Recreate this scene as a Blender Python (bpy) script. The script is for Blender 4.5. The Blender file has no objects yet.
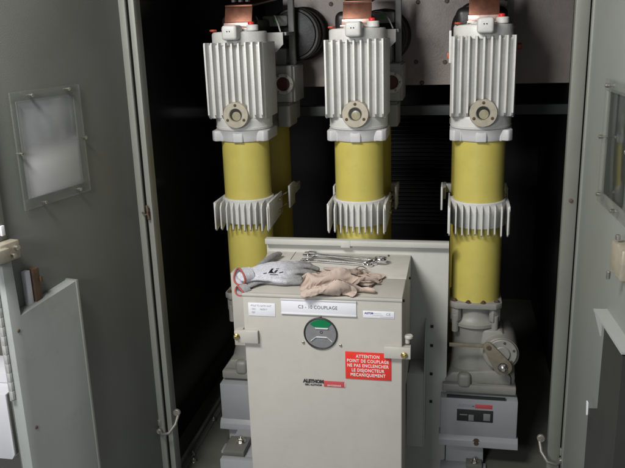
import bpy, bmesh, math, random
from mathutils import Vector, Matrix
random.seed(7)
R = math.radians
scene = bpy.context.scene
COL = scene.collection

# ------------------------------------------------------------------ materials
def mat(name, col, rough=.5, metal=0.0, var=.08, scale=6.0, bump=.0, bscale=180.0, dirt=0.0, dirtcol=(.08,.065,.045), coat=0.0, spec=.5, scr=0.0):
    m = bpy.data.materials.new(name); m.use_nodes = True
    nt = m.node_tree; N = nt.nodes; L = nt.links
    b = N['Principled BSDF']
    b.inputs['Roughness'].default_value = rough
    b.inputs['Metallic'].default_value = metal
    b.inputs['Specular IOR Level'].default_value = spec
    if coat: b.inputs['Coat Weight'].default_value = coat; b.inputs['Coat Roughness'].default_value = .15
    tc = N.new('ShaderNodeTexCoord')
    n1 = N.new('ShaderNodeTexNoise'); n1.inputs['Scale'].default_value = scale; n1.inputs['Detail'].default_value = 6; n1.inputs['Roughness'].default_value = .65
    L.new(tc.outputs['Object'], n1.inputs['Vector'])
    r = N.new('ShaderNodeMapRange'); r.inputs[1].default_value = .3; r.inputs[2].default_value = .7
    r.inputs[3].default_value = 1-var; r.inputs[4].default_value = 1+var
    L.new(n1.outputs['Fac'], r.inputs[0])
    mul = N.new('ShaderNodeVectorMath'); mul.operation = 'SCALE'
    mul.inputs[0].default_value = col
    L.new(r.outputs[0], mul.inputs['Scale'])
    out = mul.outputs[0]
    if dirt:
        n2 = N.new('ShaderNodeTexNoise'); n2.inputs['Scale'].default_value = scale*3.1; n2.inputs['Detail'].default_value = 10; n2.inputs['Roughness'].default_value = .75
        L.new(tc.outputs['Object'], n2.inputs['Vector'])
        r2 = N.new('ShaderNodeMapRange'); r2.inputs[1].default_value = .52; r2.inputs[2].default_value = .78; r2.inputs[3].default_value = 0; r2.inputs[4].default_value = dirt
        L.new(n2.outputs['Fac'], r2.inputs[0])
        mx = N.new('ShaderNodeMix'); mx.data_type = 'RGBA'
        L.new(r2.outputs[0], mx.inputs[0]); L.new(out, mx.inputs[6]); mx.inputs[7].default_value = (*dirtcol, 1)
        out = mx.outputs[2]
    if scr:      # rubbed streaks and small marks
        mp = N.new('ShaderNodeMapping'); mp.inputs['Scale'].default_value = (7, 7, .9); mp.inputs['Rotation'].default_value = (.35,.2,.5)
        n4 = N.new('ShaderNodeTexNoise'); n4.inputs['Scale'].default_value = 9; n4.inputs['Detail'].default_value = 9; n4.inputs['Roughness'].default_value = .8
        L.new(tc.outputs['Object'], mp.inputs['Vector']); L.new(mp.outputs[0], n4.inputs['Vector'])
        r4 = N.new('ShaderNodeMapRange'); r4.inputs[1].default_value = .62; r4.inputs[2].default_value = .76; r4.inputs[3].default_value = 0; r4.inputs[4].default_value = scr
        L.new(n4.outputs['Fac'], r4.inputs[0])
        m4_ = N.new('ShaderNodeMix'); m4_.data_type = 'RGBA'; L.new(r4.outputs[0], m4_.inputs[0]); L.new(out, m4_.inputs[6]); m4_.inputs[7].default_value = (col[0]*.45, col[1]*.44, col[2]*.42, 1)
        out = m4_.outputs[2]
    L.new(out, b.inputs['Base Color'])
    rr = N.new('ShaderNodeMapRange'); rr.inputs[3].default_value = max(.03, rough-.09); rr.inputs[4].default_value = min(1, rough+.12)
    L.new(n1.outputs['Fac'], rr.inputs[0]); L.new(rr.outputs[0], b.inputs['Roughness'])
    if bump:
        n3 = N.new('ShaderNodeTexNoise'); n3.inputs['Scale'].default_value = bscale; n3.inputs['Detail'].default_value = 3
        L.new(tc.outputs['Object'], n3.inputs['Vector'])
        bp = N.new('ShaderNodeBump'); bp.inputs['Strength'].default_value = bump; bp.inputs['Distance'].default_value = .001
        L.new(n3.outputs['Fac'], bp.inputs['Height']); L.new(bp.outputs[0], b.inputs['Normal'])
    return m

M = dict(
 cover = mat('cream_paint', (.46,.44,.395), .42, var=.05, scale=4, bump=.25, dirt=.25, dirtcol=(.28,.25,.20), scr=.35),
 boxtop = mat('cream_paint_dusty_lit', (.58,.56,.51), .5, var=.06, scale=5, bump=.25, dirt=.25, dirtcol=(.25,.21,.16)),  # dusty; base lightened to carry the light falling on the box top
 plate = mat('grey_plate_paint', (.50,.50,.46), .5, var=.06, scale=5, bump=.2, dirt=.25, dirtcol=(.3,.28,.23), scr=.3),
 rearcast = mat('rear_cast_shaded', (.34,.34,.315), .5, var=.08, scale=14, bump=.4, dirt=.3),  # darker base colour carries the shade behind the poles
 white = mat('cast_grey_paint', (.54,.54,.515), .42, var=.08, scale=9, bump=.6, bscale=200, dirt=.45, dirtcol=(.27,.25,.205)),
 flange = mat('cast_flange_paint', (.49,.49,.495), .42, var=.05, scale=14, bump=.35, bscale=260, dirt=.2, dirtcol=(.28,.26,.22)),
 cast = mat('gear_housing_shaded', (.23,.228,.205), .45, var=.08, scale=14, bump=.5, bscale=200, dirt=.35, dirtcol=(.2,.18,.14)),  # shade around the low housing is put into this dark base colour
 basebox = mat('mechanism_box_shaded', (.29,.295,.305), .4, var=.05, scale=8, bump=.2, dirt=.2, dirtcol=(.25,.22,.18)),  # base colour darkened for the shade low behind the control box
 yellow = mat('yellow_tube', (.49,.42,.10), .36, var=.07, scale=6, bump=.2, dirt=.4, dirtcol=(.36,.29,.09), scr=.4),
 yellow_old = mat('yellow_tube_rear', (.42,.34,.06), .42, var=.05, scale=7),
 door = mat('door_inner_paint', (.142,.147,.130), .42, var=.10, scale=2.2, bump=.5, bscale=340, dirt=.3, dirtcol=(.13,.12,.07), scr=.3),
 doorr = mat('door_paint', (.215,.23,.21), .42, var=.06, scale=3, bump=.5, bscale=340, dirt=.15, dirtcol=(.18,.18,.13)),
 post = mat('frame_paint', (.20,.205,.18), .42, var=.06, scale=5, bump=.3, dirt=.15),
 lowbox = mat('pocket_paint', (.34,.36,.34), .45, var=.05, scale=4, bump=.4, bscale=340, dirt=.2, scr=.3),
 wall = mat('back_sheet', (.46,.395,.355), .42, metal=.2, var=.22, scale=3.5, bump=.5, bscale=120, dirt=.45, dirtcol=(.14,.12,.10)),
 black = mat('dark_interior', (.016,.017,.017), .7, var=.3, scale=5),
 darkpanel = mat('dark_panel', (.032,.033,.029), .6, var=.15, scale=5),
 bar = mat('bar_paint', (.10,.11,.105), .6, var=.1),
 rubber = mat('black_resin', (.016,.015,.015), .38, var=.2, scale=20, bump=.4, dirt=.3, dirtcol=(.05,.045,.04)),
 epoxy = mat('dark_epoxy', (.055,.05,.047), .4, var=.2, scale=12, dirt=.4, dirtcol=(.09,.08,.07)),
 copper = mat('copper', (.15,.062,.038), .40, metal=.7, var=.3, scale=14, bump=.12, dirt=.8, dirtcol=(.05,.026,.02)),
 coppert = mat('tinned_contact', (.62,.45,.39), .3, metal=.6, var=.12, scale=40),
 steel = mat('zinc_steel', (.55,.53,.48), .32, metal=1, var=.12, scale=60),
 brass = mat('yellow_zinc', (.55,.45,.22), .32, metal=1, var=.15, scale=60),
 chrome = mat('chrome', (.78,.78,.79), .13, metal=1, var=.08, scale=30),
 ring = mat('nickel_ring', (.38,.345,.27), .45, metal=.35, var=.12, scale=40, dirt=.3, dirtcol=(.2,.16,.1)),
 rust = mat('rust', (.085,.052,.034), .8, var=.35, scale=80),
 wood = mat('brown_board', (.09,.052,.03), .6, var=.25, scale=25),
 floor = mat('floor_paint', (.11,.112,.095), .5, var=.15, scale=4, dirt=.4),
 floorl = mat('floor_hall', (.42,.44,.46), .4, var=.1, scale=3, dirt=.4),
 rail = mat('rail_paint', (.13,.13,.115), .5, var=.15, scale=10, dirt=.3),
 red = mat('red_label', (.70,.035,.022), .4, var=.03),
 redb = mat('red_badge', (.50,.07,.08), .4, var=.08),
 redp = mat('red_plastic', (.62,.03,.03), .35, var=.05),
 orange = mat('orange_seal', (.42,.07,.03), .45, var=.08),
 greenp = mat('green_plastic', (.0,.17,.055), .35, var=.05, scale=30),
 greend = mat('green_dot', (.10,.35,.13), .5),
 disc = mat('indicator_grey', (.19,.19,.195), .45, var=.08, scale=50),
 paper = mat('paper', (.74,.74,.78), .6, var=.03),
 paperline = mat('alu_strip', (.62,.62,.63), .35, var=.03),
 ink = mat('ink', (.03,.03,.035), .6, var=.02),
 inkgrey = mat('faded_ink', (.30,.30,.34), .6, var=.02),
 inkblue = mat('blue_ink', (.08,.08,.25), .6, var=.02),
 inkwhite = mat('white_ink', (.80,.72,.70), .6, var=.02),
 cable = mat('white_cable', (.65,.64,.60), .5),
 redrim = mat('red_knit', (.36,.09,.075), .9, var=.2, scale=90, bump=.6),
)
def glass_mat(name, col, alpha, rough=.06):
    m = mat(name, col, rough, var=.04, scale=4)
    m.node_tree.nodes['Principled BSDF'].inputs['Alpha'].default_value = alpha
    return m
M['acrylic'] = glass_mat('clear_acrylic', (.22,.23,.21), .30)
M['trim'] = mat('trim_plastic', (.42,.42,.40), .5, var=.1, scale=30, dirt=.4)
M['lever'] = mat('lever_metal', (.20,.175,.13), .5, metal=.3, var=.2, scale=40, dirt=.3)
M['hook'] = mat('dull_hook', (.26,.25,.22), .5, metal=.6, var=.2, scale=40, dirt=.3)
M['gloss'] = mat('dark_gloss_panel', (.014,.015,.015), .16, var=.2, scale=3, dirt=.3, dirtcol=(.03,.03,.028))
M['louvre'] = mat('dark_louvre', (.020,.020,.020), .6)
M['reflection'] = mat('painted_reflection', (.56,.56,.55), .35, var=.05, scale=5, coat=.2)  # pale lower pane fading upwards, painted in place of a reflection
def soft_reflection(m):
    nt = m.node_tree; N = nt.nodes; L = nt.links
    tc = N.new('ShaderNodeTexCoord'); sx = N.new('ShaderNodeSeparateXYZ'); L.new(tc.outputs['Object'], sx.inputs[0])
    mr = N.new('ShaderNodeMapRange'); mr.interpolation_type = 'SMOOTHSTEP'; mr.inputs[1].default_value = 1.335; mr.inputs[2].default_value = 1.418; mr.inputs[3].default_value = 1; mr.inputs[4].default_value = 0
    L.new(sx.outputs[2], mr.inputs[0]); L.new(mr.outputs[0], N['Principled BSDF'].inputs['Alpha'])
soft_reflection(M['reflection'])
M['neigh'] = mat('neighbour_paint', (.17,.16,.145), .5, var=.12, scale=4, dirt=.3)
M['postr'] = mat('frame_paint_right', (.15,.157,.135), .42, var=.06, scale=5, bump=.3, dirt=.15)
M['darkring'] = mat('dark_bore', (.02,.02,.017), .3)
M['paneglass'] = mat('pane_reflection_tone', (.28,.29,.295), .16, var=.12, scale=5, coat=.6)  # grey tone stands in for the reflection in the upper pane
M['paneclear'] = glass_mat('pane_clear', (.05,.055,.05), .72, .04)
def lens_mat():
    m = mat('sight_lens', (.28,.26,.17), .2, var=.25, scale=30, coat=1)
    return m
M['lens'] = lens_mat()
M['dullred'] = mat('dull_red',(.09,.028,.022),.5)

def glove_mat(name, palm, tips, x0, x1, speck=.25):
    m = mat(name, palm, .92, var=.1, scale=22, bump=.9, bscale=700)
    nt = m.node_tree; N = nt.nodes; L = nt.links; b = N['Principled BSDF']
    src = b.inputs['Base Color'].links[0].from_socket
    tc = N.new('ShaderNodeTexCoord'); sx = N.new('ShaderNodeSeparateXYZ'); L.new(tc.outputs['Object'], sx.inputs[0])
    mr = N.new('ShaderNodeMapRange'); mr.inputs[1].default_value = x0; mr.inputs[2].default_value = x1
    L.new(sx.outputs[0], mr.inputs[0])
    mx = N.new('ShaderNodeMix'); mx.data_type = 'RGBA'; L.new(mr.outputs[0], mx.inputs[0]); L.new(src, mx.inputs[6]); mx.inputs[7].default_value = (*tips, 1)
    nz = N.new('ShaderNodeTexNoise'); nz.inputs['Scale'].default_value = 420; L.new(tc.outputs['Object'], nz.inputs['Vector'])
    r2 = N.new('ShaderNodeMapRange'); r2.inputs[1].default_value=.35; r2.inputs[2].default_value=.65; r2.inputs[3].default_value = 1-speck; r2.inputs[4].default_value = 1+speck
    L.new(nz.outputs['Fac'], r2.inputs[0])
    sc = N.new('ShaderNodeVectorMath'); sc.operation='SCALE'; L.new(mx.outputs[2], sc.inputs[0]); L.new(r2.outputs[0], sc.inputs['Scale'])
    L.new(sc.outputs[0], b.inputs['Base Color'])
    return m
M['greyglove'] = glove_mat('grey_knit', (.52,.52,.56), (.24,.24,.235), -.155, -.10)
M['greyglove2'] = glove_mat('grey_knit_under', (.38,.38,.40), (.22,.22,.22), -.30, -.22)
M['beige'] = mat('beige_cotton', (.47,.375,.315), .95, var=.07, scale=18, bump=.9, bscale=600, dirt=.2, dirtcol=(.36,.25,.19))

# ------------------------------------------------------------------ mesh helpers
def bm_new(): return bmesh.new()
def merge(dst, src):
    me = bpy.data.meshes.new('tmp'); src.to_mesh(me); src.free(); dst.from_mesh(me); bpy.data.meshes.remove(me)
def box(bm, x0, x1, y0, y1, z0, z1, bev=.002, seg=2, rot=None):
    t = bmesh.new(); bmesh.ops.create_cube(t, size=1)
    for v in t.verts: v.co = Vector(((x0+x1)/2+v.co.x*(x1-x0), (y0+y1)/2+v.co.y*(y1-y0), (z0+z1)/2+v.co.z*(z1-z0)))
    if bev: bmesh.ops.bevel(t, geom=t.edges[:], offset=bev, segments=seg, affect='EDGES', profile=.5)
    if rot: bmesh.ops.transform(t, matrix=rot, verts=t.verts[:])
    merge(bm, t)
def lathe(bm, prof, loc=(0,0,0), axis='Z', seg=48, squash=None):
    """prof: (r, h) closed from axis to axis"""
    t = bmesh.new(); rings = []
    for r, h in prof:
        rings.append([t.verts.new((r*math.cos(2*math.pi*i/seg), r*math.sin(2*math.pi*i/seg), h)) for i in range(seg)] if r > 1e-6 else [t.verts.new((0,0,h))])
    for a, b in zip(rings, rings[1:]):
        for i in range(seg):
            j = (i+1) % seg
            if len(a) == 1 and len(b) == 1: continue
            if len(a) == 1: t.faces.new((a[0], b[j], b[i]))
            elif len(b) == 1: t.faces.new((a[i], a[j], b[0]))
            else: t.faces.new((a[i], a[j], b[j], b[i]))
    bmesh.ops.recalc_face_normals(t, faces=t.faces[:])
    m = Matrix.Identity(4)
    if axis == 'Y': m = Matrix.Rotation(R(90), 4, 'X')        # h axis -> -Y (faces the viewer)
    if axis == 'X': m = Matrix.Rotation(R(90), 4, 'Y')
    bmesh.ops.transform(t, matrix=Matrix.Translation(loc) @ m, verts=t.verts[:])
    merge(bm, t)
def cyl(bm, c, r, h, axis='Z', seg=32, ch=.0015):
    """centre c, height h along axis, chamfered rims"""
    ch = min(ch, r*.4, h*.4)
    lathe(bm, [(0,-h/2),(r-ch,-h/2),(r,-h/2+ch),(r,h/2-ch),(r-ch,h/2),(0,h/2)], c, axis, seg)
def ringshape(bm, c, r0, r1, h, axis='Z', seg=48, ch=.0015):
    lathe(bm, [(r0,-h/2),(r1-ch,-h/2),(r1,-h/2+ch),(r1,h/2-ch),(r1-ch,h/2),(r0+ch,h/2),(r0,h/2-ch),(r0,-h/2)], c, axis, seg)
def prism(bm, pts, plane, a0, a1, bev=.0):
    """polygon pts extruded between a0..a1; plane 'XZ','XY','YZ' gives the polygon's axes"""
    t = bmesh.new()
    def P(u, v, a): return {'XZ':(u,a,v),'XY':(u,v,a),'YZ':(a,u,v)}[plane]
    A = [t.verts.new(P(u,v,a0)) for u,v in pts]; B = [t.verts.new(P(u,v,a1)) for u,v in pts]
    t.faces.new(A); t.faces.new(B[::-1]); n = len(pts)
    for i in range(n): t.faces.new((A[i], B[i], B[(i+1)%n], A[(i+1)%n]))
    bmesh.ops.recalc_face_normals(t, faces=t.faces[:])
    if bev: bmesh.ops.bevel(t, geom=t.edges[:], offset=bev, segments=2, affect='EDGES', profile=.5)
    merge(bm, t)
def tube(bm, path, rads, seg=16, flat=1.0, caps=True, up=(0,0,1)):
    """swept elliptical tube; rads one number or list; flat squashes it along `up`"""
    path = [Vector(p) for p in path]
    if not hasattr(rads, '__len__'): rads = [rads]*len(path)
    t = bmesh.new(); rings = []
    up = Vector(up)
    pts, rr, T = [], [], []
    n = len(path)
    for i, p in enumerate(path):
        d = (path[min(i+1,n-1)]-path[max(i-1,0)]).normalized()
        pts.append(p); rr.append(rads[i]); T.append(d)
    if caps:
        for k in (0,-1):
            p, r, d = pts[k], rr[k], T[k]; s = -1 if k == 0 else 1
            ex = [(p+d*s*r*flat_*1, r*f) for flat_, f in ((.35,.93),(.68,.72),(.92,.35))]
            if k == 0:
                for q, r_ in ex: pts.insert(0,q); rr.insert(0,r_); T.insert(0,d)
            else:
                for q, r_ in ex: pts.append(q); rr.append(r_); T.append(d)
    for p, r, d in zip(pts, rr, T):
        side = d.cross(up)
        if side.length < 1e-4: side = d.cross(Vector((0,1,0)))
        side.normalize(); u2 = side.cross(d).normalized()
        rings.append([t.verts.new(p + side*r*math.cos(2*math.pi*i/seg) + u2*r*flat*math.sin(2*math.pi*i/seg)) for i in range(seg)])
    for a, b in zip(rings, rings[1:]):
        for i in range(seg):
            j=(i+1)%seg; t.faces.new((a[i],a[j],b[j],b[i]))
    t.faces.new(rings[0][::-1]); t.faces.new(rings[-1])
    bmesh.ops.recalc_face_normals(t, faces=t.faces[:])
    merge(bm, t)
def hexbolt(bm, c, r, h, axis='Y', washer=True):
    """c on the surface; head grows towards -Y (axis Y), +Z (axis Z) or +X (axis X)"""
    s = {'Y':Vector((0,-1,0)),'Z':Vector((0,0,1)),'X':Vector((1,0,0))}[axis]
    c = Vector(c)
    if washer: cyl(bm, c+s*h*.12, r*1.5, h*.24, axis, 24, .0004)
    cyl(bm, c+s*h*.6, r, h*.8, axis, 6, .0006)
    cyl(bm, c+s*h*1.15, r*.5, h*.5, axis, 12, .0005)
def obj(name, bm, m, parent=None, smooth=True, xf=None):
    me = bpy.data.meshes.new(name)
    if xf: bmesh.ops.transform(bm, matrix=xf, verts=bm.verts[:])
    bm.to_mesh(me); bm.free()
    me.materials.append(m)
    if smooth:
        me.polygons.foreach_set('use_smooth', [True]*len(me.polygons))
        me.set_sharp_from_angle(angle=R(38))
    o = bpy.data.objects.new(name, me); COL.objects.link(o)
    if parent: o.parent = parent
    return o
def tag(o, label, cat, group=None, kind=None):
    if label: o['label'] = label
    if cat: o['category'] = cat
    if group: o['group'] = group
    if kind: o['kind'] = kind
    return o
def thing(name, label, cat, loc=(0,0,0), rotz=0, group=None):
    o = bpy.data.objects.new(name, None); o.empty_display_size = .05; COL.objects.link(o)
    o.location = loc; o.rotation_euler = (0,0,rotz)
    return tag(o, label, cat, group)
def struct(name, bm, m): return tag(obj(name, bm, m), None, None, None, 'structure')
def text(name, body, size, m, parent, loc, rot=(R(90),0,0), align='CENTER', shear=0, bold=0, width=1.0, spacing=1.0):
    cu = bpy.data.curves.new('txt', 'FONT'); cu.body = body; cu.size = size; cu.align_x = align; cu.align_y = 'CENTER'
    cu.extrude = .0002; cu.shear = shear; cu.offset = bold; cu.space_character = spacing; cu.resolution_u = 3
    to = bpy.data.objects.new('txt', cu); COL.objects.link(to)
    dg = bpy.context.evaluated_depsgraph_get()
    me = bpy.data.meshes.new_from_object(to.evaluated_get(dg))
    bpy.data.objects.remove(to); me.name = name
    for v in me.vertices: v.co.x *= width
    me.materials.clear(); me.materials.append(m)
    o = bpy.data.objects.new(name, me); COL.objects.link(o); o.parent = parent
    o.location = loc; o.rotation_euler = rot
    return o
def copy_tree(o, parent=None):
    c = o.copy(); COL.objects.link(c)
    if parent: c.parent = parent
    for ch in [x for x in list(bpy.data.objects) if x.parent == o]: copy_tree(ch, c)
    return c

# ------------------------------------------------------------------ the cubicle (setting)
b = bm_new(); prism(b, [(-1.2,.05),(-.44,.05),(-.44,.478),(.404,.478),(.404,.05),(1.2,.05),(1.2,2.3),(-1.2,2.3)], 'XY', -.06, 0); struct('floor', b, M['floor'])
b = bm_new(); box(b, -5, 5, -5, .6, -.36, -.25, 0); struct('hall_floor', b, M['floorl'])
b = bm_new(); box(b, -.37, .90, 1.25, 1.29, 1.415, 2.88, 0)
struct('back_wall', b, M['wall'])
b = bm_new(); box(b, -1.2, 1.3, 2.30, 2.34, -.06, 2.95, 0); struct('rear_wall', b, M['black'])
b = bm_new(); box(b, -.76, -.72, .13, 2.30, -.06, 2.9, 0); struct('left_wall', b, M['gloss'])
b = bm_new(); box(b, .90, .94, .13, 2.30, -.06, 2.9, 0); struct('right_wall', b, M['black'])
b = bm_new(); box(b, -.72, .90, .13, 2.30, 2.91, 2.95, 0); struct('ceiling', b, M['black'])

def wall_bolts():
    for i,(x,z) in enumerate([(.241,1.775),(.367,1.775),(.235,1.517),(.363,1.514),(-.148,1.78),(.262,1.425),(.62,1.775),(.62,1.515)]):
        b = bm_new(); cyl(b, (x,1.247,z), .010, .004, 'Y', 20); cyl(b, (x,1.243,z), .0065, .006, 'Y', 6)
        o = obj('wall_bolt', b, M['lever'])
        tag(o, 'small dull bolt head on the brown grey sheet behind the poles', 'bolt', 'bolts fixing the rear sheet')
wall_bolts()
b = bm_new(); box(b, -.72, .90, 1.20, 1.25, 1.283, 1.327, .003)
tag(obj('cross_bar', b, M['bar']), 'dark grey horizontal bar crossing behind the poles below the rear sheet', 'bar')

t = thing('cubicle_frame', 'pale grey steel door frame standing on both sides of the opening', 'frame', (0,0,0))
b = bm_new(); box(b, -.6115, -.592, .10, .135, -.1, 2.6, .003); box(b, -.636,-.60,.125,.17,-.1,2.35,.002); obj('post', b, M['post'], t)
b = bm_new(); box(b, .744, .784, .10, .135, -.1, 2.6, .003); box(b, .752,.784,.135,.17,-.1,2.35,.002); obj('post', b, M['postr'], t)
b = bm_new(); box(b, -.72, .87, .15, .19, 1.99, 2.9, .003); obj('shading_header', b, M['post'], t)  # out of view; bottom set low to keep the ceiling lamp off the back wall
b = bm_new(); box(b, -.72, -.637, .105, .15, -.1, 2.6, .002); obj('side_panel', b, M['post'], t)
b = bm_new(); box(b, .789, .90, .105, .15, -.1, 2.6, .002); obj('side_panel', b, M['doorr'], t)
b = bm_new()   # keyhole catch on the left post
cyl(b, (-.606,.093,1.105), .004, .014, 'Y', 12); tube(b, [(-.606,.088,1.118),(-.604,.088,1.10),(-.604,.088,1.075)], .0045, 10); tube(b, [(-.606,.088,1.09),(-.617,.084,1.088),(-.622,.084,1.097)], .0032, 8)
obj('catch', b, M['rust'], t)
for (x, s) in ((-.615, 1), (.766, -1)):
    b = bm_new(); zz = 0 if s > 0 else -.05
    tube(b, [(x-s*.022,.085,.262),(x,.06,.262),(x+s*.028,.055,.275),(x+s*.046,.075,.30),(x+s*.050,.10,.325)], .0055, 12)
    cyl(b, (x+s*.046,.10,.335), .013, .012, 'Y', 20); cyl(b, (x-s*.022,.086,.262), .010, .018, 'Y', 20); box(b, x-s*.022-.006, x-s*.022+.006,.088,.10,.28,.305,.002)
    obj('door_stay', b, M['hook'], t)
b = bm_new(); cyl(b, (.764,.097,1.155), .006, .006, 'Y', 16); obj('screw', b, M['rust'], t)

t = thing('louvred_panel', 'dark louvred ventilation panel far back between the middle and right poles', 'panel', (0,2.0,0))
b = bm_new(); box(b, -.02,.56,.03,.05,.55,1.18,.002); obj('backing', b, M['black'], t)
b = bm_new()
for k in range(26): prism(b, [(.0,.56+k*.0235),(.028,.575+k*.0235),(.028,.578+k*.0235),(.0,.563+k*.0235)], 'YZ', 0, .54, 0)
obj('louvres', b, M['louvre'], t)
# floor rail
t = thing('floor_rail', 'dark grey angle rail bolted along the cubicle floor beside the left post', 'rail', (0,0,0))
b = bm_new(); box(b, -.64, -.612, .16, 2.2, .0, .006, .001); box(b, -.64, -.634, .16, 2.2, .006, .035, .001); obj('rail', b, M['rail'], t)
for y in (.34,.62,.95): b = bm_new(); hexbolt(b, (-.618,y,.006), .009, .010, 'Z'); obj('bolt', b, M['steel'], t)
b = bm_new(); hexbolt(b, (-.60,.30,.0), .010, .012, 'Z'); obj('bolt', b, M['steel'], t)

# ------------------------------------------------------------------ doors (local: x = distance from hinge, -y/+y = towards the inside face, z)
def door_window(t, x0, x1, z0, z1, s, pane_m, bolts, gap=.006):
    """s: sign of local y that points to the viewer side"""
    def Y(a): return s*a
    def B(b, x0,x1,a,c,z0,z1,bev=.001): box(b, x0,x1,min(Y(a),Y(c)),max(Y(a),Y(c)),z0,z1,bev)
    m = .030
    fr = bm_new(); B(fr, x0+m-.004, x1-m+.004, .0005, .0035, z0+m-.004, z1-m+.004); w = obj('window', fr, pane_m, t)
    a = bm_new()
    B(a, x0, x1, gap, gap+.006, z0, z0+m); B(a, x0, x1, gap, gap+.006, z1-m, z1)
    B(a, x0, x0+m, gap, gap+.006, z0+m, z1-m); B(a, x1-m, x1, gap, gap+.006, z0+m, z1-m)
    obj('window_frame', a, M['acrylic'], w)
    for (u, v) in bolts:
        c = bm_new(); cyl(c, (u, Y(gap+.010), v), .0055, .012, 'Y', 12); cyl(c, (u, Y(gap*.5+.004), v), .0028, .03, 'Y', 10)
        if s > 0: pass
        obj('window_bolt', c, M['steel'], w)
    return w

LA = R(258)
dl = thing('cubicle_door', 'left cubicle door standing open, small acrylic window above a lighter lower pocket', 'door', (-.640,.098,0), LA)
# local +x away from hinge, local +y = world (cos(348),sin(348)) = towards +X: the viewer side
b = bm_new(); box(b, .004, .64, -.022, 0, .02, 2.3, .002)
obj('door_sheet', b, M['door'], dl)
b = bm_new(); box(b, -.006, .004, -.006, .0225, .02, 2.3, .002); obj('hinge_edge', b, M['post'], dl)
b = bm_new(); box(b, .600, .655, .0, .012, .96, 2.3, .002); box(b, .640,.66,-.03,.0,.96,2.3,.002); obj('closing_edge', b, M['post'], dl)
wl = door_window(dl, .245, .520, 1.225, 1.545, 1, M['paneglass'], [(.447,1.532),(.299,1.536),(.250,1.388),(.512,1.382),(.300,1.240),(.448,1.234)])
b = bm_new(); box(b, .272,.493,.0037,.0050,1.252,1.420,.0003); obj('painted_reflection', b, M['reflection'], wl)  # painted reflection laid over the lower pane
b = bm_new(); prism(b, [(.388,-.2),(.388,.982),(.616,.958),(.622,1.135),(.655,1.145),(.655,-.2)], 'XZ', .0, .038, .0012)
lp = obj('lower_pocket', b, M['lowbox'], dl)
b = bm_new(); box(b, .383,.392, .0,.042, -.2,.985,.001); obj('pocket_rim', b, M['post'], lp)
for (u,v) in ((.632,.92),(.62,.62),(.60,.40)):
    b = bm_new(); cyl(b, (u,.039,v), .005,.004,'Y',14); obj('screw', b, M['rust'], lp)
b = bm_new(); box(b, .512, .536, .001, .022, .955, 1.062, .002); box(b, .508,.516,.022,.028,1.02,1.035,.001); obj('board', b, M['wood'], dl)
b = bm_new(); box(b, .540, .560, .001, .016, .955, 1.062, .002); obj('cable_duct', b, M['paper'], dl)
b = bm_new(); box(b, .592, .66, .014, .046, 1.118, 1.168, .004)
box(b, .64,.70,.02,.06,1.124,1.16,.004)
lt = obj('latch', b, M['ring'], dl)
b = bm_new(); cyl(b, (.607,.050,1.150), .0075,.012,'Y',16); cyl(b, (.622,.050,1.132), .0065,.012,'Y',16); obj('latch_bolt', b, M['steel'], lt)
b = bm_new(); box(b, .61,.622,.012,.020,1.182,1.209,.001); obj('label_tab', b, M['paper'], dl)
b = bm_new()
box(b,.660,.666,.004,.010,.72,1.11,.001)
for i in range(14): box(b, .6575, .667, .008, .018, .725+i*.027, .725+i*.027+.0262, .0008)
obj('edge_trim', b, M['trim'], dl)

RA = R(-86.5)
dr = thing('cubicle_door', 'right cubicle door standing open, window reflecting a yellow pole and a projecting sheet ledge below', 'door', (.790,.098,0), RA)
# viewer side is local -y (towards -X)
b = bm_new(); box(b, .004, .66, 0, .022, .02, 2.3, .002); obj('door_sheet', b, M['doorr'], dr)
b = bm_new(); box(b, .002, .022, -.004, .03, .02, 2.3, .002); obj('hinge_edge', b, M['post'], dr)
door_window(dr, .248, .520, 1.215, 1.538, -1, M['paneclear'], [(.285,1.522),(.258,1.388),(.275,1.238),(.42,1.228),(.50,1.388)])
b = bm_new(); prism(b, [(.388,.951),(.388,.957),(.655,.957),(.655,.951)], 'XZ', -.034, 0, 0)
prism(b, [(.388,.951),(.400,.951),(.470,.915),(.470,.951)], 'XZ', -.034, -.031, 0)
obj('ledge', b, M['lowbox'], dr)
b = bm_new(); prism(b, [(.405,.05),(.400,.674),(.483,.690),(.487,.946),(.655,.946),(.655,.05)], 'XZ', -.030, -.001, 0)
obj('lower_panel', b, M['darkpanel'], dr)
b = bm_new(); prism(b, [(.396,.650),(.388,.69),(.40,.69),(.402,.655)], 'XZ', -.034, -.031, 0); obj('corner_tab', b, M['paper'], dr)
b = bm_new(); box(b, .505, .60, -.036, -.001, 1.105, 1.180, .006); lb = obj('latch', b, M['ring'], dr)
b = bm_new(); cyl(b, (.53,-.028,1.192), .006,.012,'Z',14); cyl(b,(.52,-.04,1.095),.005,.02,'Z',12); obj('latch_bolt', b, M['steel'], lb)

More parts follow.
